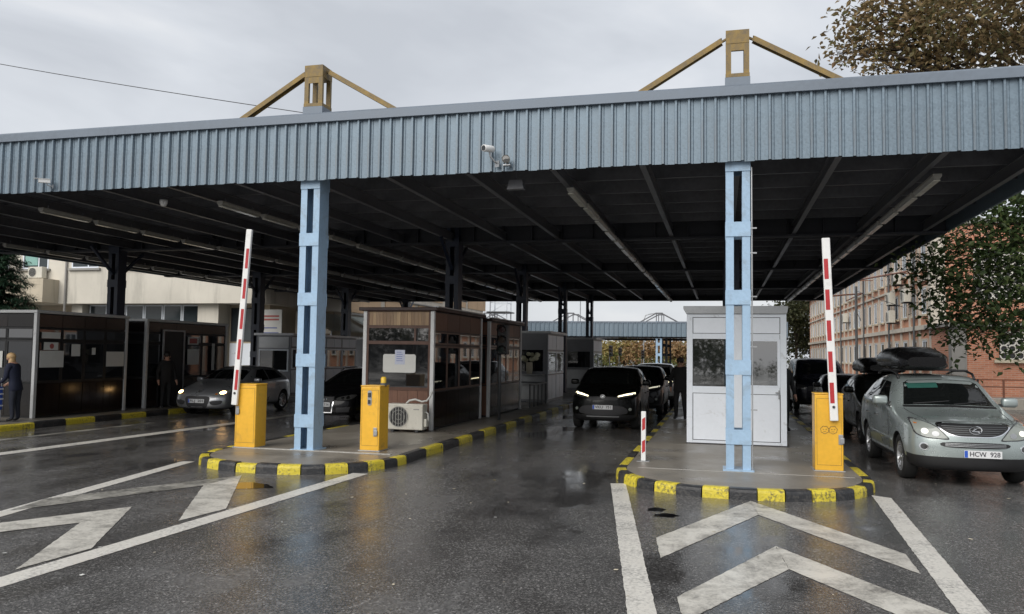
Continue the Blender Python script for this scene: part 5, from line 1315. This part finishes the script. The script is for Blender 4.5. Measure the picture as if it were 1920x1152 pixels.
add('balcony', box(-41, -35.4, YC-1.1, YC-.002, 4.38, 5.66), plaster('weathered_plaster', (.50, .44, .34), .75), cbld)
add('drain', MB().tube([(-34.9, YC-.08, 0), (-34.9, YC-.08, 9.5)], .06, 8), m['concrete'], cbld)
aircon('air conditioner on the cream wall above the weathered balcony', (-36.6, YC-.3, 5.70), 0, .95, .62, .34, None, True)
# side wing running away
sw = root('side_wing', 'long peach and cream building wing with slanting sheet awnings beyond the cream building', 'building', (XC-4, YC+20, 0))
add('wall', box(XC-10, XC-.15, YC+9.05, 77, 0, 8.4), m['paleplaster'], sw); add('roof', box(XC-10, XC+.1, YC+9.05, 77.3, 8.4, 8.6), m['concrete'], sw)
y = YC+9.4
while y < 75:
    add('panel', box(XC-.16, XC-.08, y, y+5.6, 4.45, 5.55), m['peach'], sw); add('panel', box(XC-.16, XC-.08, y, y+5.6, 6.1, 7.9), m['peach'], sw)
    pane('window', XC-.14, 0, y+.6, y+5.0, 2.0, 3.1, m['bglass'], sw, m['frame'], .1, 'x', .03); y += 6.4
add('ledge', box(XC-.16, XC+.04, YC+9.1, 77, 5.62, 5.70), m['concrete'], sw); add('ledge', box(XC-.16, XC+.04, YC+9.1, 77, 4.28, 4.38), m['concrete'], sw)
y = YC+3.4
for i in range(5):
    aw = MB(); n = 14; d = 4.9/n
    for k in range(n):
        p, q = y+k*d, y+(k+.5)*d
        for (a, b_, h) in ((p, q, 0), (q, y+(k+1)*d, .06)):
            aw.add([(XC-.05, a, 4.15+h), (XC-.05, b_, 4.15+h), (XC+2.1, b_, 3.05+h), (XC+2.1, a, 3.05+h)], [(0, 1, 2, 3)])
    add('awning', aw, m['awning'], sw); add('awning_post', box(XC+2.0, XC+2.08, y+.05, y+.13, 0, 3.05), m['frame'], sw); add('awning_cheek', MB().prism([(XC-.05, 4.12), (XC+2.1, 3.04), (XC+2.1, 2.9), (XC-.05, 2.9)], 'y', y-.05, y-.02), m['paleplaster'], sw)
    y += 6.4
sb = root('sign_board', 'white information board with red and blue lines near the cream building corner', 'sign', (-21.3, 36.4, 0))
add('board', box(-22.55, -21.35, 36.5, 36.56, 2.45, 4.0), m['paper'], sb); add('post', box(-22.5, -22.43, 36.56, 36.62, 0, 3.9), m['frame'], sb); add('post', box(-21.47, -21.40, 36.56, 36.62, 0, 3.9), m['frame'], sb)
b = MB()
for z in (3.62, 3.45): b.box(-22.42, -21.5, 36.49, 36.4985, z, z+.09)
add('print', b, m['redprint'], sb, kind='stuff'); b = MB(); b.box(-22.42, -21.5, 36.49, 36.4985, 2.62, 2.85).box(-22.4, -21.6, 36.49, 36.4985, 3.05, 3.1); add('print', b, m['blueprint'], sb, kind='stuff')
# lattice mast behind the side wing
lm_ = root('mast', 'pale lattice mast with antennas behind the brown booths', 'mast', (-21.6, 76, 0))
b = MB()
for sx in (0, 1.7):
    for sy in (0, 1.7): b.bar((-22.4+sx, 78+sy, 0), (-22.4+sx, 78+sy, 12), .10, .10, up=(1, 0, 0))
for z in range(1, 12):
    b.bar((-22.4, 78, z), (-20.7, 78, z), .05, .05); b.bar((-22.4, 78, z), (-20.7, 78, z+1), .04, .04); b.bar((-20.7, 78, z), (-20.7, 79.7, z), .05, .05); b.bar((-22.4, 79.7, z), (-20.7, 79.7, z), .05, .05)
add('frame', b, m['frame'], lm_); add('platform', box(-22.7, -20.4, 77.7, 80, 6.0, 6.12), m['steelpole'], lm_)

# ------------------------------------------------------------------ the second canopy far away
fc = root('canopy', 'second, distant grey canopy with a small mast frame beyond the queue', 'canopy', (-8, 86, 0))
FZ0, FZ1 = 3.92, 5.35
f_ = add('fascia', box(-34, 6.5, 86, 86.05, FZ0, FZ1), m['ceil'], fc)
pm = MB(); P = .5; pr = [(0, 0), (P-.16, 0), (P-.12, -.09), (P-.04, -.09), (P-.002, 0)]
pm.add([(x, y, z) for z in (0, FZ1-FZ0) for x, y in pr], [(i, i+1, 6+i, 5+i) for i in range(4)])
pme2 = pm.mesh('panel', m['galv'])
for i in range(int(40.5/P)):
    o = link('panel', pme2, f_); o.location = (-34+i*P, 85.97, FZ0)
add('flashing', box(-34, 6.5, 85.9, 86.1, FZ1, FZ1+.16), m['cap'], fc); add('roof_deck', box(-34, 6.5, 86.06, 104, FZ0+.2, FZ0+.3), m['ceil'], fc); add('roof_sheet', box(-34, 6.5, 86.06, 104, FZ1-.2, FZ1), m['cap'], fc)
add('beam', box(-34, 6.5, 86.3, 86.6, FZ0-.16, FZ0+.18), m['ceil'], fc); add('beam', box(-34, 6.5, 103.6, 104, FZ0-.1, FZ0+.18), m['ceil'], fc)
for x in (-25.2, -15.8, -6.35):
    for yy, mt in ((86.5, 'blue'), (94.5, 'shadeblue'), (102.5, 'shadeblue')):  # rear rows again use the blue darkened for roof shade
        b = MB()
        for s in (-1, 1): b.box(x+s*.22-.10, x+s*.22+.10, yy-.2, yy+.2, 0, FZ1+.2)
        for z in (.8, 1.9, 3.0): b.box(x-.121, x+.121, yy-.19, yy+.19, z, z+.3)
        c_ = add('column', b, m[mt], fc)
        if yy < 90:
            for dy in (0, 3.2):
                b = MB(); z0 = FZ1-.1
                for s in (-1, 1):
                    b.bar((x+s*.28, yy+dy, z0), (x+s*.28, yy+dy, 6.35), .09, .09, up=(1, 0, 0)); b.bar((x+s*.28, yy+dy, 6.4), (x+s*2.1, yy+dy, z0+.15), .11, .11)
                b.box(x-.38, x+.38, yy+dy-.06, yy+dy+.06, 6.32, 6.46); add('truss', b, m['purl'], c_)
# far street lamps
for (x, yy, h, lb) in ((-17.2, 101, 9.5, 'tall curved street lamp above the distant canopy'), (-11.0, 120, 8, 'thin pale lamp post among the golden trees left of the far blue column'), (-3.0, 120, 6.2, 'thin pale lamp post among the trees right of the far blue column')):
    L_ = root('street_lamp', lb, 'street lamp', (x, yy, 0)); add('pole', MB().tube([(x, yy, 0), (x, yy, h-.8), (x+.25, yy, h-.2), (x+.9, yy, h), (x+1.9, yy, h+.1)], .07, 6), m['greyframe'], L_); add('lamp_head', box(x+1.5, x+2.3, yy-.12, yy+.12, h+.02, h+.16), m['greyframe'], L_)

# ------------------------------------------------------------------ people
def person(name, label, loc, rz, h, top, legs, hair, pose, hairlen=0):
    P = root('person', label, 'person', loc, rz)
    J = dict(pel=(0, 0, .53), bel=(0, 0, .60), che=(0, .005, .72), nb=(0, .01, .825), nk=(0, 0, .865), hd=(0, -.012, .915), ht=(0, .0, .965))
    R_ = dict(pel=.082, bel=.080, che=.092, nb=.062, nk=.034, hd=.052, ht=.040)
    E_ = [('pel', 'bel'), ('bel', 'che'), ('che', 'nb'), ('nb', 'nk'), ('nk', 'hd'), ('hd', 'ht')]
    for s, q in ((1, 'r'), (-1, 'l')):
        a = pose.get('arm_'+q, ((.15*s, .02, .62), (.16*s, -.05, .48)))
        J.update({'sh'+q: (.105*s, .01, .80), 'el'+q: a[0], 'wr'+q: a[1]})
        d = (Vector(a[1])-Vector(a[0])).normalized(); J['pa'+q] = tuple(Vector(a[1])+d*.035)
        R_.update({'sh'+q: .046, 'el'+q: .034, 'wr'+q: .021, 'pa'+q: .019}); E_ += [('nb', 'sh'+q), ('sh'+q, 'el'+q), ('el'+q, 'wr'+q), ('wr'+q, 'pa'+q)]
        side = d.cross(Vector((1, 0, 0))); side = side.normalized() if side.length > .1 else Vector((0, 1, 0))
        for i, (o_, l_) in enumerate(((-.012, .034), (-.004, .040), (.004, .038), (.012, .030))):
            k1, k2 = 'f%d%s' % (i, q), 'g%d%s' % (i, q)
            p = Vector(J['pa'+q])+side*o_+d*.018; J[k1] = tuple(p); J[k2] = tuple(p+d*l_*.7+Vector((-.006*s, -.004, 0))); R_[k1] = .0055; R_[k2] = .0045
            E_ += [('pa'+q, k1), (k1, k2)]
        p = Vector(J['wr'+q])+d*.014-side*.020; J['t1'+q] = tuple(p); J['t2'+q] = tuple(p+d*.022-side*.006); R_['t1'+q] = .007; R_['t2'+q] = .005; E_ += [('wr'+q, 't1'+q), ('t1'+q, 't2'+q)]
        f = pose.get('leg_'+q, ((.058*s, -.01, .285), (.062*s, .012, .045)))
        J.update({'hp'+q: (.055*s, 0, .49), 'kn'+q: f[0], 'an'+q: f[1], 'to'+q: (f[1][0]+.012*s, f[1][1]-.085, .020)}); R_.update({'hp'+q: .062, 'kn'+q: .042, 'an'+q: .030, 'to'+q: .022})
        E_ += [('pel', 'hp'+q), ('hp'+q, 'kn'+q), ('kn'+q, 'an'+q), ('an'+q, 'to'+q)]
    keys = list(J); lean = pose.get('lean', 0)
    def co(k):
        x, y, z = J[k]
        if z > .5 or k[:2] in ('el', 'wr', 'pa', 't1', 't2') or k[0] in 'fg': y -= max(0, z-.5)*lean
        return (x*h, y*h, z*h)
    me = bpy.data.meshes.new('skel'); me.from_pydata([co(k) for k in keys], [(keys.index(a), keys.index(b)) for a, b in E_], [])
    o = bpy.data.objects.new('skel', me); COL.objects.link(o); sk = o.modifiers.new('k', 'SKIN'); sk.use_smooth_shade = True; o.modifiers.new('s', 'SUBSURF').levels = 1
    o.modifiers['s'].render_levels = 1
    for i, k in enumerate(keys):
        v = me.skin_vertices[0].data[i]; r = R_[k]*h
        flat = .62 if k in ('che', 'nb', 'bel', 'pel') else 1
        v.radius = (r*(1.18 if flat < 1 else 1), r*(.80 if flat < 1 else 1)); v.use_root = (k == 'pel')
    dg = bpy.context.evaluated_depsgraph_get(); bme = bpy.data.meshes.new_from_object(o.evaluated_get(dg)); bpy.data.objects.remove(o)
    bme.materials.clear()
    for x in (m['skin'], top, legs, m['black']): bme.materials.append(x)
    hc = Vector(co('hd'))
    wr_ = [Vector(co('wr'+q)) for q in 'rl']
    for p in bme.polygons:
        c = p.center; z = c.z/h
        if z > .850: k = 0
        elif min((c-w).length for w in wr_) < .09*h and min(((c-Vector(co('pa'+q))).length, (c-Vector(co('wr'+q))).length) for q in 'rl')[0] < .055*h: k = 0
        elif z < .05: k = 3
        elif z < pose.get('hem', .47) and abs(c.x) < .13*h and min((c-w).length for w in wr_) > .08*h: k = 2
        else: k = 1
        p.material_index = k
    link('body', bme, P, True)
    # face: nose, eyes, mouth, ears as one small head piece; hair cap
    b = MB(); f = MB()
    f.ellipsoid(hc+Vector((0, -.053*h, -.004*h)), (.007*h, .012*h, .014*h), 8, 6)
    for s in (-1, 1): add('ear', MB().ellipsoid(hc+Vector((s*.054*h, .004*h, -.002*h)), (.006*h, .012*h, .018*h), 8, 6), m['skin'], P, True, smooth=True)
    add('nose', f, m['skin'], P, True, smooth=True)
    ey = MB()
    for s in (-1, 1): ey.ellipsoid(hc+Vector((s*.020*h, -.047*h, .010*h)), (.006*h, .004*h, .004*h), 8, 5)
    ey.ellipsoid(hc+Vector((0, -.047*h, -.026*h)), (.014*h, .004*h, .003*h), 8, 5); add('eyes_and_mouth', ey, m['hairdark'], P, True, smooth=True)
    hm = MB(); hm.ellipsoid(hc+Vector((0, .012*h, .030*h)), (.060*h, .064*h, .058*h), 16, 10)
    if hairlen: hm.ellipsoid(hc+Vector((0, .030*h, -.02*h-hairlen*h*.3)), (.058*h, .042*h, .05*h+hairlen*h*.5), 14, 8)
    add('hair', hm, hair, P, True, smooth=True)
    # jacket hem and collar
    jk = MB().lathe([(.112*h, .455*h), (.118*h, .47*h), (.108*h, .56*h), (.100*h, .62*h), (.118*h, .72*h), (.108*h, .79*h), (.075*h, .835*h), (.048*h, .862*h), (.040*h, .855*h)], (0, 0, 0), 'z', 20)
    jk.v = [(x, y*.66-max(0, z/h-.5)*lean*h+.004*h, z) for x, y, z in jk.v]
    add('jacket', jk, top, P, True, smooth=True)
    return P
person('person', 'man in black jacket and trousers standing between the white booth and the queue', (-1.13, 23.6, .146), math.radians(-12), 1.77, m['blackcloth'], m['blackcloth'], m['hairdark'], {'arm_r': ((.155, .015, .63), (.15, -.04, .49)), 'arm_l': ((-.16, .0, .63), (-.14, -.06, .50)), 'leg_l': ((-.062, -.03, .285), (-.07, .01, .045)), 'leg_r': ((.062, .0, .285), (.075, .03, .045))})
person('person', 'dark clothed person half hidden behind the right edge of the white booth', (1.44, 20.95, .146), math.radians(20), 1.80, m['blackcloth'], m['blackcloth'], m['hairdark'], {})
person('person', 'blond person in a navy coat bending to a blue bag', (-16.55, 16.12, .146), math.radians(-80), 1.66, m['navy'], m['jean'], m['hairblond'], {'lean': .22, 'arm_r': ((.13, -.04, .63), (.09, -.17, .55)), 'arm_l': ((-.13, -.04, .63), (-.09, -.17, .55))}, .12)
person('person', 'person in dark clothes standing by the open door of the dark booth beside the hatchback', (-16.45, 21.5, .146), math.radians(60), 1.72, m['blackcloth'], m['blackcloth'], m['hairdark'], {})
#person('person', 'shorter dark clothed person behind the one at the open booth door', (-16.5, 22.6, .146), math.radians(40), 1.66, m['navy'], m['blackcloth'], m['hairdark'], {})
bg = root('bag', 'blue and white striped woven bag on a trolley', 'bag', (-16.85, 15.75, .146))
add('sack', box(-17.25, -16.72, 15.55, 15.95, .42, 1.0), m['bluebag'], bg, bevel=.05, seg=3)
b = MB()
for z in (.52, .68, .80, .92): b.box(-17.24, -16.73, 15.543, 15.548, z, z+.035).box(-16.719, -16.714, 15.56, 15.94, z, z+.035)
add('stripe', b, m['whitestripe'], bg); add('trolley', MB().tube([(-16.75, 15.6, .18), (-16.75, 15.6, 1.2)], .015, 6).tube([(-16.75, 15.9, .18), (-16.75, 15.9, 1.2)], .015, 6).box(-17.2, -16.75, 15.55, 15.95, .38, .41), m['greyframe'], bg)
for yy in (15.58, 15.92): add('wheel', MB().lathe([(.001, -.02), (.09, -.02), (.09, .02), (.001, .02)], (-16.9, yy, .236), 'y', 16), m['rubber'], bg)
b = MB()
for k in range(3): b.ellipsoid((-17.05+.12*k, 15.75, 1.06), (.10, .12, .08), 10, 6)
add('bundle', b, m['redprint'], bg, smooth=True)

# fallen leaves and litter on the wet road
rnd = random.Random(21); b = MB()
for i in range(220):
    x, y = rnd.uniform(-9.5, 5.5), rnd.uniform(3.5, 16)
    if (-9 < x < -5.3 and y > 11.4) or (-1.75 < x < 2.3 and y > 11.5): continue
    s = rnd.choice((.008, .012, .012, .018, .03)); a = rnd.uniform(0, 6.28); c, q = math.cos(a)*s, math.sin(a)*s*.8
    b.add([(x-c, y-q, .008), (x+q, y-c, .011), (x+c, y+q, .012), (x-q, y+c, .009)], [(0, 1, 2, 3)], rnd.choice((0, 0, 1, 2)))
o = add('litter', b, [m['lintel'], m['leafbrown'], m['paper']], kind='stuff'); tag(o, 'pale leaves and bits of litter scattered on the wet road', 'litter')
# ------------------------------------------------------------------ trees
def limb(b, p0, p1, r0, r1, rnd, n=5, wob=.12):
    p0, p1 = Vector(p0), Vector(p1); L_ = (p1-p0).length; pts = []
    for i in range(n+1):
        t = i/n; q = p0.lerp(p1, t)
        if 0 < i < n: q += Vector((rnd.uniform(-1, 1), rnd.uniform(-1, 1), rnd.uniform(-.6, 1)))*L_*wob*.4
        pts.append(q)
    b.tube(pts, [r0+(r1-r0)*i/n for i in range(n+1)], 7); return pts
def leaves(centres, n, size, rnd, flat=.5, droop=.4):
    V = []; F = []; tot = sum(r**1.6 for _, r in centres)
    for c, r in centres:
        c = Vector(c); k = max(6, int(n*r**1.6/tot)); tw = max(2, k//14)
        twigs = []
        for _ in range(tw):
            d = Vector((rnd.gauss(0, 1), rnd.gauss(0, 1), rnd.gauss(0, .8))).normalized()*r*rnd.random()**.45; twigs.append(c+d)
        for i in range(k):
            t = rnd.choice(twigs); p = t+Vector((rnd.gauss(0, 1), rnd.gauss(0, 1), rnd.gauss(0, .8)))*size*1.5
            ax = Vector((rnd.gauss(0, 1), rnd.gauss(0, 1), rnd.gauss(-droop, .5))).normalized(); nrm = Vector((rnd.gauss(0, .7), rnd.gauss(0, .7), 1)); sd = ax.cross(nrm)
            if sd.length < .05: continue
            sd.normalize(); up = sd.cross(ax); s = size*rnd.uniform(.65, 1.25); w = s*flat*.5; o = len(V)
            V += [p, p+ax*s*.42+sd*w+up*s*.10, p+ax*s+up*s*-.06, p+ax*s*.42-sd*w+up*s*.10]; F += [(o, o+1, o+2), (o, o+2, o+3)]
    return V, F
def leafmesh(name, V, F, mat):
    me = bpy.data.meshes.new(name); me.from_pydata([tuple(v) for v in V], [], F); me.materials.append(mat); return me
def tree(label, trunk, limbs, centres, n, size, mat, name='tree', seed=1, r0=.25, group=None, extra=None, flat=.55):
    rnd = random.Random(seed); T = root(name, label, 'tree', trunk[0], 0, group)
    b = MB(); b.tube(trunk, [r0*(1-.55*i/(len(trunk)-1))*(1.25 if i == 0 else 1) for i in range(len(trunk))], 10)
    for (a, c, ra, rb) in limbs: limb(b, a, c, ra, rb, rnd)
    add('trunk', b, m['bark'], T, smooth=True)
    V, F = leaves(centres, n, size, rnd, flat); link('crown', leafmesh('crown', V, F, mat), T)
    if extra:
        cs, n2, mt, lb = extra; V, F = leaves(cs, n2, size, rnd, flat); link('crown', leafmesh('crown', V, F, mt), T, label=lb)
    return T
# big tree standing right of the frame: brown high crown over the roof, green low boughs before the brick building
rnd = random.Random(11)
tx, ty = 11.2, 25.0
hi = []; lo = []; lim = []
for i in range(150):
    a = rnd.uniform(0, 2*math.pi); rr = 8.0*math.sqrt(rnd.random()); z = rnd.uniform(9.4, 16.5)
    x, y = tx+rr*math.cos(a), ty+rr*math.sin(a)*.7
    if ((x-tx)/8)**2+((y-ty)/5.6)**2+((z-11.6)/5.4)**2 > 1 or x < 3.2: continue
    if z < 10.0 and x < 6: continue
    hi.append(((x, y, z), rnd.uniform(.6, 1.15)))
hi = [q for q in hi if q[0][0] > 5.2 or q[0][2] > 11.9]
hi += [((3.46, 24, 10.89), 0.43), ((3.88, 24, 11.24), 0.49), ((3.32, 24, 10.60), 0.23), ((4.15, 24, 10.61), 0.56), ((3.61, 24, 11.73), 0.36), ((4.30, 24, 11.51), 0.66), ((4.70, 24, 10.26), 0.49), ((3.81, 24, 10.41), 0.26), ((4.98, 24, 10.99), 0.82), ((4.42, 24, 10.13), 0.36), ((4.15, 24, 10.00), 0.23), ((3.96, 24, 11.85), 0.33), ((3.74, 24, 10.72), 0.30), ((5.24, 24, 10.22), 0.66), ((5.78, 24, 10.92), 0.90), ((5.64, 24, 10.04), 0.66), ((6.30, 24, 10.13), 0.82), ((6.58, 24, 11.15), 0.99), ((7.21, 24, 10.21), 0.90), ((7.61, 24, 11.05), 0.99), ((5.53, 24, 11.69), 0.82), ((4.85, 24, 11.76), 0.66), ((3.60, 24, 11.19), 0.23), ((3.18, 24, 10.54), 0.15), ((3.46, 24, 10.33), 0.13)]
for x, y, z, r in ((7.58, 24, 6.21, 0.74), (7.00, 24, 5.72, 0.66), (7.50, 24, 5.28, 0.82), (6.48, 24, 5.45, 0.46), (6.86, 24, 4.87, 0.74), (7.54, 24, 4.43, 0.82), (6.21, 24, 4.95, 0.43), (5.95, 24, 4.60, 0.43), (5.56, 24, 4.75, 0.26), (5.29, 24, 4.46, 0.26), (5.09, 24, 4.24, 0.23), (5.42, 24, 4.10, 0.30), (5.16, 24, 4.75, 0.20), (5.81, 24, 4.16, 0.36), (6.20, 24, 4.16, 0.49), (6.72, 24, 4.15, 0.66), (7.34, 24, 3.58, 0.74), (6.83, 24, 3.44, 0.59), (6.19, 24, 3.59, 0.43), (5.87, 24, 3.59, 0.30), (5.67, 24, 3.37, 0.23), (6.06, 24, 3.16, 0.33), (6.44, 24, 3.01, 0.39), (6.95, 24, 2.87, 0.43), (7.51, 24, 2.88, 0.59), (5.92, 24, 2.80, 0.18), (6.18, 24, 2.61, 0.18), (6.56, 24, 2.56, 0.23), (6.75, 24, 2.34, 0.20), (6.11, 24, 2.37, 0.15), (5.85, 24, 2.44, 0.13), (7.07, 24, 2.45, 0.20), (7.38, 24, 5.86, 0.66), (7.56, 24, 2.18, 0.23), (5.48, 24, 3.66, 0.16), (5.70, 24, 5.18, 0.23), (4.89, 24, 4.47, 0.15), (5.73, 24, 2.94, 0.16),
  (8.6, 24.2, 7.0, .9), (8.3, 24.2, 5.4, .9), (8.3, 24.2, 3.9, .8), (9.4, 24, 6.2, 1.1), (9.4, 24, 4.4, 1.0), (8.1, 24, 7.9, .8), (9.2, 24.3, 8.4, 1.1), (8.0, 24.3, 2.9, .5)): lo.append(((x, y, z), r))
for c, r in hi[::3]: lim.append(((tx+rnd.uniform(-.4, .4), ty, rnd.uniform(6.5, 9)), c, .11, .02))
for (x, y, z) in ((5.3, 24, 4.5), (6.0, 24, 4.9), (6.4, 24.1, 2.7), (5.9, 24, 3.5), (7.0, 24, 5.6), (7.4, 24, 3.0), (5.5, 24, 4.1), (7.6, 24, 6.3), (6.8, 24, 4.2)): lim.append(((tx-.1, ty, rnd.uniform(5.2, 6.6)), (x, y, z), .09, .012))
for (x, y, z), r in hi[-25:]:
    if r < .7: lim.append(((x+1.6, y+.4, z+rnd.uniform(-.3, .5)), (x, y, z), .035, .008)); lim.append(((x+.2, y+.05, z), (x-r*.8, y, z-r*.5), .010, .003)); lim.append(((x+.2, y+.05, z), (x-r*.6, y, z+r*.6), .010, .003))
tw = random.Random(31)
for (x, y, z), r in lo[:38]+hi[::2]:
    for _ in range(3):
        d = Vector((tw.gauss(0, 1), tw.gauss(0, .6), tw.gauss(0, .8))).normalized()*r*1.05; lim.append(((x, y, z), (x+d.x, y+d.y, z+d.z), .010, .002))
for (x, y, z), r in lo[:38]:
    if r < .5: lim.append(((x+.9, y+.2, z+.45), (x-r*.5, y, z-r*.4), .018, .004))
tree('big tree with brown crown above the roof and green boughs before the brick wing', [(tx, ty, 0), (tx+.1, ty, 3), (tx-.1, ty+.1, 6), (tx, ty, 9), (tx-.3, ty, 12)], lim, hi, 38000, .19, m['leafbrown'], 'tree', 5, .38, None, (lo, 7500, m['leafgreen'], 'dark green lower boughs'))
# conifer before the cream building
def conifer(label, x, y, h, R, n, seed, size=.35, z0=.6, mat='needle', group=None):
    rnd = random.Random(seed); T = root('conifer', label, 'tree', (x, y, 0), 0, group); b = MB(); b.tube([(x, y, 0), (x, y, h*.6), (x, y, h)], [.16, .10, .02], 8); V = []; F = []
    z = z0
    while z < h-.1:
        rr = R*(1-(z-z0)/(h-z0))**.85*rnd.uniform(.8, 1.12)+.1; kb = 9
        for j in range(kb):
            a = 2*math.pi*j/kb+rnd.uniform(-.3, .3); r1 = rr*rnd.uniform(.7, 1.1); p0 = Vector((x, y, z)); p1 = Vector((x+r1*math.cos(a), y+r1*math.sin(a), z-.18*r1+rnd.uniform(-.1, .1))); b.tube([p0, p1], [.025, .006], 4)
            k = max(4, int(n*rr/R/60))
            for i in range(k):
                t = rnd.random()**.6; p = p0.lerp(p1, t)+Vector((rnd.gauss(0, .10), rnd.gauss(0, .10), rnd.gauss(0, .06))); d = (Vector((math.cos(a), math.sin(a), -.2))+Vector((rnd.gauss(0, .5), rnd.gauss(0, .5), rnd.gauss(0, .25)))).normalized(); sd = d.cross(Vector((0, 0, 1))).normalized()*size*.11; s = size*rnd.uniform(.6, 1.2); o = len(V)
                V += [p-sd, p+sd, p+d*s]; F += [(o, o+1, o+2)]
        z += .24
    add('trunk', b, m['bark'], T); link('crown', leafmesh('crown', V, F, m[mat]), T); return T
conifer('dark green conifer before the cream building', -32.4, 30.5, 7.6, 2.9, 20000, 3, .30)
# far trees beyond the second canopy
def far_tree(label, x, y, h, R, mat, seed, n=1500, size=.55, group='autumn trees beyond the distant canopy'):
    rnd = random.Random(seed); cs = []
    for i in range(22):
        d = Vector((rnd.gauss(0, 1), rnd.gauss(0, 1), rnd.gauss(0, 1))).normalized()*rnd.random()**.4
        cs.append(((x+d.x*R, y+d.y*R, h*.60+d.z*h*.38), R*rnd.uniform(.25, .45)))
    return tree(label, [(x, y, 0), (x+.1, y, h*.35), (x, y, h*.8)], [((x, y, h*.3), c, .08, .02) for c, r in cs[::4]], cs, n, size, m[mat], 'tree', seed, .2, group)
ft = [(-18.2, 128, 5.6, 2.6, 'leafgold'), (-15.0, 130, 6.8, 2.8, 'leafgold'), (-12.2, 127, 5.6, 2.6, 'leaforange'), (-9.4, 130, 6.6, 2.8, 'leaforange'), (-6.6, 128, 5.2, 2.4, 'leaforange'), (-3.6, 131, 6.2, 2.8, 'leafgold'), (-1.0, 129, 5.6, 2.5, 'leafolive'), (-21.5, 131, 6.2, 3, 'leafolive'), (2.2, 133, 6.2, 2.8, 'leaforange')]
FTL = ['golden tree beyond the distant canopy, behind the grey booth with the flowers', 'tall golden tree beyond the distant canopy, behind the paired far traffic lights', 'orange brown tree just past the paired far traffic lights', 'taller orange tree midway between the far traffic lights and the far blue column', 'small orange tree next to the single far traffic light', 'golden tree directly behind the far blue column', 'olive tree beyond the distant canopy, above the standing man', 'olive tree beyond the distant canopy, hidden by the brown booths', 'orange tree beyond the distant canopy, hidden behind the white booth']
for i, (x, y, h, R, mt) in enumerate(ft):
    far_tree(FTL[i], x, y, h*.72, R*.9, mt, 40+i)
def mass(name, x0, x1, y0, y1, h0, h1, n, size, mat, label, seed, kind='stuff'):
    rnd = random.Random(seed); V = []; F = []; cs = []
    for i in range(int((x1-x0)*(1+(y1-y0)/6)/2)+6):
        x, y = rnd.uniform(x0, x1), rnd.uniform(y0, y1); hh = rnd.uniform(h0, h1)
        for k in range(5): cs.append(((x+rnd.gauss(0, .6), y+rnd.gauss(0, .6), hh*rnd.random()), hh*.16+.3))
    V, F = leaves(cs, n, size, rnd); o = link(name, leafmesh(name, V, F, m[mat]), kind=kind); tag(o, label, 'trees' if h1 > 2.5 else 'hedge'); return o
mass('treeline', -90, 60, 150, 165, 2.2, 4.0, 12000, .7, 'leafolive', 'distant mixed wood behind the autumn trees', 77)
mass('hedge', -24, 6, 122, 124, .8, 2.1, 5000, .35, 'hedge', 'yellow green hedge below the autumn trees', 78)
for i, (x, y, h, R) in enumerate(((9.4, 112, 11.5, 3.2), (12.0, 116, 13.0, 3.4))):
    far_tree(('dark olive tree between the white booth and the brick building', 'taller dark olive tree touching the far end of the brick building')[i], x, y, h, R, 'leafolive', 90+i, 3800, .5, None)
# woodland behind the camera, seen only as reflections in the glass
mass('treeline', -60, 1.2, -62, -52, 3.0, 6.5, 24000, .5, 'leafolive', 'taller wood behind the viewer, mirrored in the booth windows', 79)
mass('treeline', 1.6, 60, -62, -52, 0.6, 1.5, 9000, .30, 'leafolive', 'low scrub behind the viewer, mirrored in the white booth', 80)
